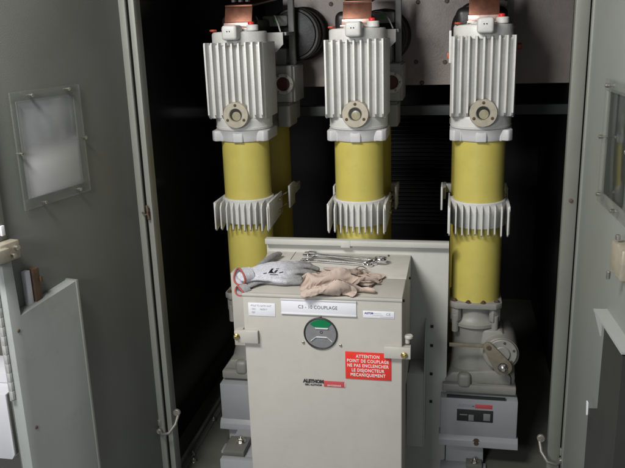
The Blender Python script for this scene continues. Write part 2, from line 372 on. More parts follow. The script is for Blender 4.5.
# ------------------------------------------------------------------ breaker poles
def make_pole(full_lower=True):
    """local origin on the floor under the pole axis; front towards -Y"""
    t = thing('breaker_pole', 'x', 'breaker pole')
    # yellow tube
    b = bm_new(); lathe(b, [(0,.645),(.092,.645),(.092,1.31),(0,1.31)], seg=72); obj('insulating_tube', b, M['yellow'], t)
    # heat sink
    b = bm_new()
    box(b, -.106, .106, -.090, .105, 1.3635, 1.632, .004)
    n = 9; w = .212
    def fin(x):
        t_ = bmesh.new(); R_ = []
        for z_, f in ((1.366,-.096),(1.370,-.106),(1.380,-.117),(1.634,-.1205),(1.640,-.117)):
            R_.append([t_.verts.new(p) for p in ((x-.0088,-.088,z_),(x-.0048,-.098,z_),(x-.0030,f,z_),(x+.0030,f,z_),(x+.0048,-.098,z_),(x+.0088,-.088,z_))])
        for A_, B_ in zip(R_, R_[1:]):
            for i_ in range(5): t_.faces.new((A_[i_],A_[i_+1],B_[i_+1],B_[i_]))
        t_.faces.new(R_[0][::-1]); t_.faces.new(R_[-1])
        bmesh.ops.recalc_face_normals(t_, faces=t_.faces[:]); merge(b, t_)
    for i in range(n): fin(-w/2 + .004 + i*(w-.008)/(n-1))
    for s in (-1,1):
        box(b, s*.106-.003, s*.106+.003, -.086, .10, 1.362, 1.637, .001)
    hs = obj('heat_sink', b, M['white'], t)
    b = bm_new(); lathe(b, [(0,1.3185),(.105,1.3185),(.108,1.322),(.108,1.352),(.1085,1.362),(.106,1.366),(0,1.366)], seg=72)
    lathe(b, [(.1075,1.3255),(.1092,1.3265),(.1092,1.3295),(.1075,1.3305),(.1075,1.3255)], seg=72)
    obj('body_ring', b, M['white'], hs)
    # top drum
    b = bm_new(); lathe(b, [(0,1.63),(.104,1.63),(.104,1.668),(.100,1.676),(.06,1.679),(.055,1.686),(.048,1.688),(0,1.688)], seg=64)
    dr_ = obj('top_drum', b, M['white'], t)
    b = bm_new(); box(b, -.026, .030, -.148, -.06, 1.648, 1.700, .011, 4); kn = obj('relief_cap', b, M['white'], dr_)
    b = bm_new()
    for dx in (-.004,.005): cyl(b, (dx, -.149, 1.679), .0022, .003, 'Y', 10, .0003)
    obj('cap_mark', b, M['ink'], kn)
    b = bm_new(); cyl(b, (.062,-.045,1.689), .022, .022, 'Z', 28, .003); obj('filler_stub', b, M['white'], dr_)
    b = bm_new(); cyl(b, (.058,-.048,1.705), .012, .012, 'Z', 20, .003); obj('filler_plug', b, M['redp'], dr_)
    b = bm_new(); lathe(b, [(.007,-.003),(.012,-.003),(.014,.0),(.012,.004),(.007,.004),(.007,-.003)], (-.088,-.045,1.682), 'Z', 24); obj('seal_ring', b, M['orange'], dr_)
    # sight glass
    b = bm_new(); lathe(b, [(.0225,-.028),(.048,-.028),(.048,.004),(.0465,.0065),(.0255,.0065),(.0225,.003),(.0225,-.028)], (.004,-.122,1.380), 'Y', 56); sg = obj('sight_glass_ring', b, M['ring'], t)
    b = bm_new(); cyl(b, (.004,-.1225,1.380), .0222, .002, 'Y', 40, .0003); obj('bore', b, M['darkring'], sg)
    b = bm_new(); lathe(b, [(0,-.001),(.0165,-.001),(.0165,.0),(.010,.0006),(0,.0008)], (.006,-.1245,1.376), 'Y', 40); obj('lens', b, M['lens'], sg)
    for a in (90, 210, 330):
        b = bm_new(); cyl(b, (.004+.036*math.cos(R(a)), -.1285, 1.380+.036*math.sin(R(a))), .0058, .002, 'Y', 14); cyl(b, (.004+.036*math.cos(R(a)), -.1295, 1.380+.036*math.sin(R(a))), .0028, .003, 'Y', 6)
        obj('ring_screw', b, M['rust'], sg)
    # scalloped flange under the heat sink
    b = bm_new()
    lathe(b, [(0,1.276),(.098,1.276),(.100,1.280),(.101,1.292),(.108,1.312),(.1105,1.3175),(0,1.3175)], seg=72)
    for a in (38,64,90,116,142,218,244,270,296,322):
        if a % 52 == 38 % 52 or a in (270,90,218,322): box(b, -.020,.020,.080,.1065,1.2745,1.3165,.005, 3, Matrix.Rotation(R(a-90),4,'Z'))
    for sx in (-1,1):
        prism(b, [(sx*.05,-.070),(sx*.095,-.088),(sx*.110,-.070),(sx*.110,.08),(sx*.06,.08)], 'XY', 1.2765, 1.3165, .005)
    obj('flange', b, M['flange'], t)
    # finned clamp
    b = bm_new()
    lathe(b, [(.0925,.955),(.101,.955),(.101,1.048),(.098,1.051),(.0925,1.051),(.0925,.955)], seg=64)
    n = 10
    for i in range(n):
        x = -.104 + i*.208/(n-1)
        yb = -math.sqrt(max(.0,.099**2-min(abs(x),.0985)**2))
        dz = .003*math.sin(i*2.1)
        prism(b, [(yb+.003,1.046),(-.104,1.042),(-.120,1.026),(-.121,.940+dz),(-.112,.932+dz),(yb+.003,.956)], 'YZ', x-.0026, x+.0026, .0008)
    for s in (-1,1):
        prism(b, [(-.110,1.044),(.11,1.044),(.11,.956),(-.110,.940)], 'YZ', s*.1075-.003, s*.1075+.003, .0008)
        box(b, s*.103-.006, s*.103+.006, -.02, .06, .957, 1.043, .001)
    obj('finned_clamp', b, M['white'], t)
    b = bm_new()
    for z in (.975,1.022): tube(b, [(.108,.03,z),(.108,.14,z),(.118,.22,z)], .004, 10); cyl(b, (.112,.055,z), .008,.012,'X',6)
    obj('clamp_bolt', b, M['brass'], t)
    # copper strap
    b = bm_new()
    prism(b, [(-.012,1.684),(-.012,1.712),(.006,1.764),(.012,1.762),(-.005,1.710),(-.005,1.684)], 'YZ', -.052, .052, .0006)
    prism(b, [(.005,1.7645),(.45,1.80),(.45,1.807),(.005,1.7715)], 'YZ', -.052, .052, .0006)
    cs = obj('copper_strap', b, M['copper'], t)
    b = bm_new(); prism(b, [(-.0555,1.6885),(.0555,1.6885),(.0545,1.708),(-.0545,1.708)], 'XZ', -.0165, -.0125, .001); prism(b, [(-.058,1.682),(.058,1.682),(.058,1.6880),(-.058,1.6880)], 'XZ', -.04,.02,.001); obj('contact_plate', b, M['coppert'], cs)
    for x in (-.026,.0,.027):
        b = bm_new(); cyl(b, (x,.035,1.79), .010,.016,'Z',6); cyl(b,(x,.035,1.803),.006,.014,'Z',12); obj('strap_bolt', b, M['epoxy'], cs)
    # lower flange with corner bolts
    b = bm_new()
    prism(b, [(-.098,-.075),(-.075,-.098),(.075,-.098),(.098,-.075),(.098,.075),(.075,.098),(-.075,.098),(-.098,.075)], 'XY', .640, .664, .004)
    lathe(b, [(0,.555),(.092,.555),(.100,.562),(.100,.574),(.090,.582),(.078,.60),(.080,.64),(0,.64)], seg=64)
    for sx in (-1,1):
        for sy in (-1,1):
            prism(b, [(sx*.066,sy*.092),(sx*.095,sy*.066),(sx*.078,sy*.05),(sx*.05,sy*.074)], 'XY', .585, .641, .004)
            cyl(b, (sx*.074,sy*.074,.575),.013,.07,'Z',20)
    fl = obj('lower_flange', b, M['cast'], t)
    for sx in (-1,-.34,.34,1):
        b = bm_new(); hexbolt(b, (sx*.079, -.072 if abs(sx)==1 else -.088, .664), .008, .007, 'Z'); obj('flange_bolt', b, M['rust'], fl)
    # gear housing
    b = bm_new()
    lathe(b, [(0,.335),(.108,.335),(.104,.35),(.090,.40),(.085,.45),(.083,.50),(.088,.555),(0,.555)], seg=56)
    cyl(b, (.098,-.02,.475), .066,.22,'Y',40,.004)
    prism(b, [(.03,.556),(.10,.556),(.150,.47),(.158,.36),(.158,.33),(.0,.33)], 'XZ', -.09,.09,.012)
    box(b, -.118,.160,-.125,.13,.305,.338,.005)
    box(b, -.06,-.01,-.132,-.09,.325,.385,.016,4)
    prism(b, [(-.108,.35),(-.085,.38),(.12,.40),(.14,.37),(.14,.338),(-.108,.338)],'XZ',-.108,.1,.006)
    gh = obj('gear_housing', b, M['cast'], t)
    b = bm_new(); cyl(b, (.100,-.136,.485), .056,.018,'Y',44,.003); cyl(b, (.100,-.146,.485), .030,.012,'Y',36,.003); obj('bearing_cover', b, M['cast'], gh)
    for a in (20,80,140,200,260,320):
        b = bm_new(); cyl(b, (.100+.045*math.cos(R(a)),-.146,.485+.045*math.sin(R(a))), .005,.005,'Y',12); obj('cover_screw', b, M['rust'], gh)
    # lever
    b = bm_new()
    c0 = Vector((.048,.520)); c1 = Vector((.104,.440)); r0, r1 = .018, .033
    d = (c1-c0); L_ = d.length; a0 = math.atan2(d.y, d.x); be = math.acos((r0-r1)/L_)
    pts = []
    for k in range(13): a = a0+be+(2*math.pi-2*be)*k/12; pts.append((c0.x+r0*math.cos(a), c0.y+r0*math.sin(a)))
    for k in range(17): a = a0-be+2*be*k/16; pts.append((c1.x+r1*math.cos(a), c1.y+r1*math.sin(a)))
    prism(b, pts, 'XZ', -.168, -.158, .0015)
    lv = obj('lever', b, M['lever'], t)
    b = bm_new(); cyl(b,(.104,-.171,.440),.015,.012,'Y',6,.002); cyl(b,(.104,-.178,.440),.010,.014,'Y',20,.003); cyl(b,(.104,-.165,.440),.021,.006,'Y',28); obj('lever_bolt', b, M['steel'], lv)
    b = bm_new(); cyl(b,(.050,-.170,.519),.009,.005,'Y',20); obj('lever_pin', b, M['rust'], lv)
    b = bm_new(); box(b,-.095,.055,-.157,-.150,.511,.525,.001); obj('link_bar', b, M['lever'], t)
    # mechanism box
    b = bm_new()
    box(b, -.123,.167,-.150,.14,.118,.292,.004)
    prism(b, [(-.150,.135),(-.162,.118),(-.168,.096),(-.163,.094),(-.150,.112),(.1,.112),(.1,.13)], 'YZ', -.128, .172, .001)
    mb = obj('mechanism_box', b, M['basebox'], t)
    b = bm_new(); box(b,-.06,.076,-.1525,-.150,.198,.248,.001); wn = obj('counter_window', b, M['black'], mb)
    for q in ((-.016,.004,.202,.228),(.04,.066,.206,.236),(-.05,-.02,.224,.229)):
        b = bm_new(); box(b,q[0],q[1],-.155,-.1526,q[2],q[3],.001); obj('counter_drum', b, M['disc'], wn)
    b = bm_new(); box(b,.008,.072,-.152,-.150,.256,.272,.0005); obj('badge', b, M['redb'], mb)
    text('lettering', 'ALSTHOM', .014, M['inkgrey'], mb, (-.025,-.1515,.264), bold=.0004)
    b = bm_new(); hexbolt(b,(.016,-.160,.112),.010,.008,'Y'); cyl(b,(.016,-.156,.112),.016,.006,'Y',20); obj('box_bolt', b, M['rust'], mb)
    b = bm_new(); box(b,-.10,.12,-.1515,-.140,.296,.303,.001); obj('slot', b, M['black'], mb)
    # foot
    b = bm_new(); prism(b,[(-.10,-.248),(-.10,.10),(.02,.10),(.045,.075),(.050,-.248)],'XZ',-.14,-.105,.003); box(b,-.12,.056,-.20,-.14,.0,.012,.002); ft = obj('foot', b, M['basebox'], t)
    b = bm_new(); box(b,-.02,.04,-.185,-.142,.0125,.030,.002); obj('foot_pad', b, M['rail'], ft)
    b = bm_new(); hexbolt(b,(.012,-.165,.030),.011,.014,'Z'); obj('foot_bolt', b, M['steel'], ft)
    return t
PX = (-.386, .058, .505); PY = .57
p0 = make_pole()
labels = ['left one of three finned yellow poles, its foot visible left of the control box',
          'middle one of three finned yellow poles, rising behind the spanners on the control box',
          'right one of three finned yellow poles, its gear housing and lever fully in view']
for i in range(3):
    o = p0 if i == 0 else copy_tree(p0)
    o.location = (PX[i], PY, 0); o['label'] = labels[i]; o['group'] = 'finned breaker poles in a row'
def drop(o):
    for ch in [x for x in bpy.data.objects if x.parent == o]: drop(ch)
    bpy.data.objects.remove(o)
for i in (0,1):   # lever, link and counter belong to the right pole only
    root = [x for x in bpy.data.objects if x.get('label') == labels[i]][0]
    kids = [x for x in bpy.data.objects if x.parent and (x.parent == root or x.parent.parent == root)]
    for x in [x for x in kids if x.name.split('.')[0] in ('lever','link_bar','counter_window','badge','lettering','slot','bearing_cover')]:
        drop(x)
# right pole's side bracket and orange plug
for o in [x for x in bpy.data.objects if x.parent and x.parent.get('label') == labels[2] and x.name.startswith('heat_sink')]:
    b = bm_new(); box(b,-.118,-.110,-.09,-.07,1.55,1.66,.002); obj('side_bracket', b, M['white'], o)
    b = bm_new(); box(b,-.124,-.118,-.088,-.072,1.565,1.585,.002); cyl(b,(.122,-.02,1.60),.012,.02,'X',20,.004); obj('side_plug', b, M['orange'], o)

# rear columns
def make_rear():
    t = thing('rear_column','x','insulator column')
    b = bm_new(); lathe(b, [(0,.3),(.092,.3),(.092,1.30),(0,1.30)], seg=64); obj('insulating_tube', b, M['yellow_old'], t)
    b = bm_new(); lathe(b, [(0,1.275),(.100,1.275),(.104,1.28),(.104,1.30),(0,1.30)], seg=48)
    box(b, -.10,.125,-.11,.10,1.30,1.385,.006)
    box(b, .078,.132,-.145,.0,1.285,1.375,.008,3); box(b, .10,.148,-.10,.08,1.385,1.53,.004)
    box(b, -.09,.140,-.125,.09,1.386,1.535,.006)
    obj('terminal_block', b, M['rearcast'], t)
    PXo = .104
    b = bm_new(); ringshape(b, (PXo,-.130,1.462), .028,.043,.016,'Y',40,.003); pr = obj('port_ring', b, M['white'], t)
    b = bm_new(); cyl(b, (PXo,-.127,1.462), .028,.004,'Y',36); obj('port_cap', b, M['dullred'], pr)
    for a in (0,60,120,180,240,300):
        b = bm_new(); cyl(b, (PXo+.036*math.cos(R(a)),-.139,1.462+.036*math.sin(R(a))), .004,.004,'Y',10); obj('port_screw', b, M['brass'], pr)
    b = bm_new(); box(b, .112,.136,-.03,.0,1.535,1.80,.003); box(b,.076,.137,-.18,-.03,1.655,1.668,.002); box(b,-.09,.10,-.05,.06,1.535,1.60,.004); obj('upright_bracket', b, M['rearcast'], t)
    b = bm_new(); prism(b, [(.060,1.668),(.128,1.668),(.128,1.622),(.098,1.592),(.060,1.605)], 'XZ', -.205,-.199,.001); box(b,.060,.128,-.199,-.181,1.6625,1.668,.001); obj('gusset', b, M['white'], t)
    b = bm_new(); box(b, .0,.110,-.03,.03,1.690,1.735,.01); gb = obj('contact_block', b, M['rearcast'], t)
    b = bm_new(); cyl(b, (.060,-.032,1.716), .010,.004,'Y',20); obj('green_dot', b, M['greend'], gb)
    b = bm_new(); tube(b, [(.055,-.04,1.735),(.075,-.10,1.73),(.10,-.16,1.70),(.115,-.19,1.672)], .003, 8); obj('cable', b, M['cable'], t)
    b = bm_new()
    for s in (-1,1):
        prism(b, [(-.20,1.05),(-.10,1.05),(-.10,.955),(-.20,.955)], 'YZ', s*.127-.004, s*.127+.004, .002)
        box(b, s*.118-.006, s*.118+.006, -.13,.05,.985,1.02,.002)
        box(b, s*.104-.014, s*.104+.014, .0,.03,.985,1.02,.002)
    obj('clamp_plate', b, M['white'], t)
    return t
r0 = make_rear()
for i,l in enumerate(['rear yellow column half hidden behind the left finned pole, round red port showing',
                      'rear yellow column half hidden behind the middle finned pole',
                      'rear yellow column almost wholly hidden behind the right finned pole']):
    o = r0 if i == 0 else copy_tree(r0)
    o.location = ((-.389,.055,.494)[i], .95, 0); o['label'] = l; o['group'] = 'rear yellow columns'

# bushings through the rear sheet
for i,(x,z,l) in enumerate([(-.275,1.655,'dark round barrel bushing on the rear sheet right of the left pole top'),
                            (.095,1.635,'dark round barrel bushing on the rear sheet behind the middle pole top'),
                            (.505,1.655,'dark bushing on the rear sheet hidden behind the right pole copper strap')]):
    t = thing('bushing', l, 'bushing', (x,1.249,z), 0, 'bushings in the rear sheet')
    b = bm_new(); lathe(b, [(0,0),(.118,0),(.118,.02),(.108,.025),(.104,.09),(.110,.10),(.110,.13),(.102,.135),(.102,.19),(.112,.20),(.112,.225),(.106,.232),(0,.232)], (0,0,0), 'Y', 64); obj('barrel', b, M['epoxy'], t)
    b = bm_new(); lathe(b, [(0,.232),(.098,.232),(.095,.245),(.05,.25),(0,.25)], (0,0,0), 'Y', 48); obj('end_face', b, M['rubber'], t)
    xo = PX[i]-x
    b = bm_new(); box(b, xo-.098, xo+(.088 if i == 2 else .045),-.60,-.54,1.655-z,1.738-z,.026,5); box(b, xo-.05,xo+.03,-.56,-.2,1.67-z,1.72-z,.01); obj('contact_shroud', b, M['rubber'], t)

# ------------------------------------------------------------------ mounting plate behind the box
t = thing('mounting_plate', 'tall grey sheet plate standing upright behind the control box', 'plate', (0,.470,0))
b = bm_new(); box(b, -.295,.402,.0,.006,-.248,.886,.001)
prism(b, [(-.295,.886),(-.295,.907),(.402,.907),(.402,.886)], 'XZ', -.026,.006,.0015)
obj('sheet', b, M['plate'], t)
b = bm_new()
prism(b, [(.255,.11),(.255,.42),(.318,.42),(.318,.11)], 'XZ', -.115,-.110,.001); prism(b, [(-.113,.42),(-.113,.11),(-.0,.11),(-.0,.60)], 'YZ', .3185,.3235,.001)
prism(b, [(.262,-.112),(.318,-.112),(.318,-.002),(.262,-.002)], 'XY', .418,.423,.001)
obj('cable_cover', b, M['plate'], t)
for z in (.56,.48,.36,.24): b = bm_new(); box(b,.338,.349,-.004,-.001,z,z+.011,.001); obj('slot', b, M['black'], t)
b = bm_new(); box(b, .0,.035,-.0275,-.02,.88,.9075,.001); obj('edge_notch', b, M['plate'], t)

# ------------------------------------------------------------------ control box
t = thing('control_box', 'cream steel control box with red warning sign and round position window', 'control box', (0,0,0))
b = bm_new(); box(b, -.262,.262,.0,.20,-.24,.850,.004,3); cv = obj('front_cover', b, M['cover'], t)
b = bm_new(); box(b, -.2625,.2625,-.003,.012,.842,.8515,.002); obj('cover_lip', b, M['cover'], cv)
b = bm_new(); prism(b, [(-.262,.2005),(.262,.2005),(.262,.469),(-.290,.469)], 'XY', .45,.8505,.0015); bd = obj('body', b, M['boxtop'], t)
b = bm_new(); box(b, -.362,-.262,.2005,.208,.57,.850,.002); box(b,-.362,-.2625,.208,.268,.842,.850,.002); box(b,-.362,-.355,.208,.268,.57,.842,.001); obj('side_flange', b, M['cover'], bd)
b = bm_new(); cyl(b,(-.300,.199,.80),.012,.004,'Y',20); obj('flange_hole', b, M['rubber'], bd)
b = bm_new(); box(b,-.1805,-.1785,.37,.468,.8500,.8512,.0002); obj('lid_seam', b, M['ink'], bd)
b = bm_new(); cyl(b,(.18,.445,.853),.004,.006,'Z',10); obj('lid_screw', b, M['rust'], bd)
for q in ((.265,.03,.835),(.265,.35,.80)): b = bm_new(); cyl(b,q,.005,.006,'X',12); obj('side_screw', b, M['rust'], bd)
# latches
for (x0,x1,z0,z1,bx,bz,m_) in ((-.294,-.212,.680,.724,-.284,.704,'brass'),(.205,.290,.652,.690,.270,.667,'brass')):
    b = bm_new(); box(b,x0+.012 if x0<0 else x0, x1, -.016,-.001,z0,z1,.002)
    box(b, x0,x0+.025,-.012,.03,z0+.004,z1-.004,.002) if x0<0 else box(b, x1-.03,x1-.001,-.012,.03,z0+.004,z1-.004,.002)
    l_ = obj('latch_plate', b, M['cover'], t)
    b = bm_new(); cyl(b,(bx,-.019,bz),.011,.008,'Y',24,.002); cyl(b,(bx,-.026,bz),.007,.010,'Y',6,.001); obj('latch_screw', b, M[m_], l_)
b = bm_new(); cyl(b,(.282,.02,.716),.014,.012,'Z',20,.003); cyl(b,(.278,.02,.703),.008,.02,'Z',12); obj('latch_knob', b, M['cover'], t)
# position indicator
b = bm_new(); lathe(b, [(.0535,.0),(.056,.0),(.056,.004),(.0535,.006),(.0515,.004),(.0515,.0)], (-.003,-.0005,.722), 'Y', 64); iw = obj('indicator_bezel', b, M['ink'], t)
b = bm_new(); cyl(b,(-.001,-.0020,.722),.0508,.003,'Y',64,.0005); obj('indicator_face', b, M['disc'], iw)
b = bm_new()
pts = []
for k in range(17):
    a = R(48+k*(138-48)/16); pts.append((.0495*math.cos(a), .722+.0495*math.sin(a)))
pts += [(-.017,.744),(.020,.744)]
prism(b, pts, 'XZ', -.0062,-.0038,0); obj('green_sector', b, M['greenp'], iw)
for q in ([(-.018,.7395),(.021,.7395),(.024,.744),(-.021,.744)],
          [(-.036,.694),(-.019,.709),(.020,.709),(.036,.694),(.036,.697),(.017,.7125),(-.016,.7125),(-.036,.697)]):
    b = bm_new(); prism(b, q, 'XZ', -.0072,-.0045,0); obj('pointer_edge', b, M['paperline'], iw)
text('lettering', 'O', .013, M['ink'], iw, (.0,-.0040,.7265), bold=.0003)
text('lettering', 'FERME', .010, M['inkgrey'], iw, (.0,-.0040,.7005))
for (x,z) in ((-.003,.783),(-.062,.688),(.062,.684)):
    b = bm_new(); cyl(b,(x,-.003,z),.0045,.005,'Y',16); obj('screw', b, M['steel'], t)
# name plate
b = bm_new(); box(b,-.131,.116,-.0035,-.0005,.790,.836,.0006, rot=None); nb = obj('name_plate', b, M['paper'], t)
b = bm_new(); box(b,-.132,.117,-.006,-.001,.835,.8395,.0006); box(b,-.132,.117,-.006,-.001,.786,.7905,.0006); obj('plate_holder', b, M['paperline'], nb)
text('lettering', 'C3 - 10 COUPLAGE', .0165, M['ink'], nb, (-.010,-.0039,.813), width=.86, spacing=1.08)
# paper label
b = bm_new(); box(b,-.243,-.152,-.0016,-.0005,.774,.820,.0003); pl = obj('paper_label', b, M['paper'], t)
text('lettering', 'POLE TG GATE UNIT', .0088, M['inkgrey'], pl, (-.199,-.0019,.810), width=.85)
text('lettering', 'ON:       06/0017', .0088, M['inkgrey'], pl, (-.205,-.0019,.798), width=.85)
text('lettering', 'REF', .0088, M['inkgrey'], pl, (-.226,-.0019,.786), width=.85)
# maker's small label
b = bm_new(); box(b,.137,.237,-.0016,-.0005,.784,.808,.0003); ml = obj('maker_label', b, M['paper'], t)
text('lettering', 'ALSTOM', .009, M['inkblue'], ml, (.156,-.0019,.800), bold=.0004, width=.8)
text('lettering', 'CE', .012, M['inkgrey'], ml, (.218,-.0019,.798))
b = bm_new(); box(b,.168,.196,-.0021,-.0016,.800,.8008,0); box(b,.168,.200,-.0021,-.0016,.794,.7948,0); box(b,.192,.234,-.0021,-.0016,.788,.789,0); obj('print_line', b, M['inkgrey'], ml)
# red warning sign
b = bm_new(); box(b,.077,.227,-.0028,-.0005,.566,.663,.0006); rs = obj('warning_sign', b, M['red'], t)
for i, s in enumerate(['ATTENTION','POINT DE COUPLAGE','NE PAS ENCLENCHER','LE DISJONCTEUR','MECANIQUEMENT']):
    text('lettering', s, .0158, M['inkwhite'], rs, (.151,-.0032,.648-i*.0166), width=.80, bold=.0003, spacing=1.12)
# brand badge
b = bm_new(); box(b,.003,.073,-.0022,-.0005,.531,.552,.0006); bb = obj('brand_badge', b, M['redb'], t)
text('lettering', 'ALSTHOM', .0165, M['ink'], t, (-.032,-.0012,.5475), bold=.0012, width=.92)
text('lettering', 'GEC ALSTHOM', .009, M['ink'], t, (-.033,-.0012,.5345), bold=.0003, width=.95)
text('lettering', 'SAVOISIENNE', .0085, M['inkwhite'], bb, (.038,-.0026,.5365), width=.9)
b = bm_new(); box(b,.073,.076,-.0024,-.0004,.533,.550,.0004); obj('badge_end', b, M['paperline'], bb)

# trolley foot lower left
t = thing('trolley_frame', 'light grey trolley frame corner with bolt at lower left of the control box', 'trolley', (0,0,0))
b = bm_new(); box(b,-.438,.20,.16,.19,-.2,.112,.003); box(b,-.438,.20,.19,.46,-.2,.10,.003); obj('beam', b, M['basebox'], t)
b = bm_new(); box(b,-.437,-.355,.20,.31,.1005,.125,.002); obj('pad', b, M['rail'], t)
b = bm_new(); hexbolt(b,(-.385,.27,.125),.013,.018,'Z'); obj('bolt', b, M['steel'], t)

# ------------------------------------------------------------------ neighbouring cubicle at far left
t = thing('terminal_box', 'small white steel box with rusty bolts on its side at the lower left edge', 'box', (-.035,0,0))
b = bm_new(); prism(b, [(-1.40,.215),(-1.40,.475),(-1.083,.475),(-1.083,.235),(-1.095,.215)], 'XZ', -.1,.02,.002); prism(b, [(-1.40,.477),(-1.085,.477),(-1.03,.515),(-1.35,.515)],'XZ',-.02,.12,.002); obj('shell', b, M['paper'], t)
b = bm_new(); prism(b, [(-.098,.235),(-.098,.474),(.10,.50),(.10,.235)], 'YZ', -1.081,-1.077,.0005); sd = obj('side_plate', b, M['rail'], t)
for (y,z) in ((-.05,.42),(.03,.37),(-.03,.29),(.05,.31)):
    b = bm_new(); cyl(b,(-1.074,y,z),.009,.006,'X',14); obj('bolt', b, M['rust'] if z>.35 else M['brass'], sd)
b = bm_new(); box(b,-2.4,-1.09,.15,.17,-.25,2.6,.002); tag(obj('side_panel', b, M['neigh']), 'grey brown sheet panel seen at the far left beyond the open door', 'panel')

# ------------------------------------------------------------------ gloves and spanners on the box
clouds = bpy.data.textures.new('wrinkle', 'CLOUDS'); clouds.noise_scale = .022; clouds.noise_depth = 2
clouds2 = bpy.data.textures.new('fold', 'CLOUDS'); clouds2.noise_scale = .05; clouds2.noise_depth = 1
def soft(o, vox=.0026, smooth=6, d1=.004, d2=.0):
    m = o.modifiers.new('r','REMESH'); m.mode='VOXEL'; m.voxel_size=vox; m.use_smooth_shade=True
    s = o.modifiers.new('s','SMOOTH'); s.factor=.6; s.iterations=smooth
    if d2: d = o.modifiers.new('d2','DISPLACE'); d.texture=clouds2; d.strength=d2; d.mid_level=.5; d.texture_coords='LOCAL'
    if d1: d = o.modifiers.new('d','DISPLACE'); d.texture=clouds; d.strength=d1; d.mid_level=.5; d.texture_coords='LOCAL'

Z0 = .851
# lower grey glove
t = thing('work_glove', 'grey knitted work glove lying underneath, its dark red cuff over the box edge', 'glove', (0,0,0), 0, 'grey knitted gloves')
b = bm_new()
tube(b, [(-.262,.045,Z0+.008),(-.245,.08,Z0+.012),(-.215,.12,Z0+.014),(-.17,.14,Z0+.014)], [.022,.028,.040,.040], 20, .34)
tube(b, [(-.25,.13,Z0+.016),(-.255,.20,Z0+.022),(-.247,.29,Z0+.022),(-.236,.355,Z0+.020),(-.226,.385,Z0+.016)], [.016,.0155,.0145,.0135,.012], 14, .8)
tube(b, [(-.235,.17,Z0+.014),(-.21,.22,Z0+.016),(-.19,.27,Z0+.014)], [.014,.013,.011], 14, .8)
tube(b, [(-.20,.10,Z0+.010),(-.14,.085,Z0+.011),(-.085,.095,Z0+.012)], [.016,.0135,.012], 14, .8)
g = obj('glove_body', b, M['greyglove2'], t); soft(g, .0026, 5, .003)
def cuff(parent, c, nrm, r, rim_m, body_m, depth=.035, squash=1.0):
    n = Vector(nrm).normalized(); q = n.to_track_quat('Z','Y').to_matrix().to_4x4()
    X_ = Matrix.Translation(c) @ q @ Matrix.Diagonal((1,squash,1,1))
    def wob(b_):
        for v in b_.verts:
            a_ = math.atan2(v.co.y, v.co.x); k_ = 1+.06*math.sin(2*a_+.7)+.035*math.sin(3*a_+2); v.co.x *= k_; v.co.y *= k_; v.co.z += .003*math.sin(2*a_)
    b = bm_new(); lathe(b, [(r*.86,-depth),(r*.97,-depth),(r,-.004),(r*1.01,.0),(r*.93,.0),(r*.86,-depth)], seg=48); wob(b)
    bmesh.ops.transform(b, matrix=X_, verts=b.verts[:]); o1 = obj('cuff', b, body_m, parent)
    b = bm_new(); rr = .0034; prof = [(r*.97+rr*math.cos(R(a)), rr*math.sin(R(a))) for a in range(0,361,45)]; lathe(b, prof, seg=48); wob(b)
    bmesh.ops.transform(b, matrix=X_, verts=b.verts[:]); obj('cuff_rim', b, rim_m, o1)
    b = bm_new(); lathe(b, [(0,-depth*.9),(r*.5,-depth*.8),(r*.86,-depth*.6),(r*.84,-depth*.7),(0,-depth)], seg=32); wob(b); bmesh.ops.transform(b, matrix=X_, verts=b.verts[:]); obj('cuff_lining', b, body_m, o1)
cuff(t, (-.277,.022,Z0-.002), (-.62,-.75,-.15), .024, M['redrim'], M['greyglove2'], .03, .75)
# upper grey glove
t = thing('work_glove', 'light grey knitted work glove lying on top with black print and open red rimmed cuff', 'glove', (0,0,0), 0, 'grey knitted gloves')
b = bm_new()
U = (0,-.42,.9)
tube(b, [(-.268,.075,Z0+.036),(-.24,.09,Z0+.038),(-.20,.115,Z0+.036),(-.155,.14,Z0+.032),(-.125,.155,Z0+.028)], [.031,.035,.048,.054,.046], 24, .30, up=U)
fing = [([(-.17,.090,Z0+.018),(-.13,.085,Z0+.016),(-.09,.105,Z0+.016),(-.062,.125,Z0+.016)],[.0155,.0145,.0135,.0115]),
        ([(-.14,.130,Z0+.028),(-.10,.140,Z0+.034),(-.07,.155,Z0+.028),(-.048,.168,Z0+.018)],[.015,.014,.0135,.011]),
        ([(-.14,.165,Z0+.032),(-.105,.190,Z0+.038),(-.075,.203,Z0+.032),(-.050,.215,Z0+.020)],[.015,.014,.0135,.011]),
        ([(-.15,.185,Z0+.030),(-.125,.225,Z0+.034),(-.105,.247,Z0+.028),(-.083,.262,Z0+.018)],[.014,.013,.0125,.0105]),
        ([(-.20,.160,Z0+.034),(-.185,.200,Z0+.036),(-.165,.235,Z0+.030),(-.145,.262,Z0+.020)],[.0155,.0145,.014,.012])]
for p, r_ in fing: tube(b, p, r_, 14, .72)
g = obj('glove_body', b, M['greyglove'], t); soft(g, .0022, 4, .003)
cuff(t, (-.285,.058,Z0+.036), (-.66,-.74,.08), .033, M['redrim'], M['greyglove'], .04, .92)
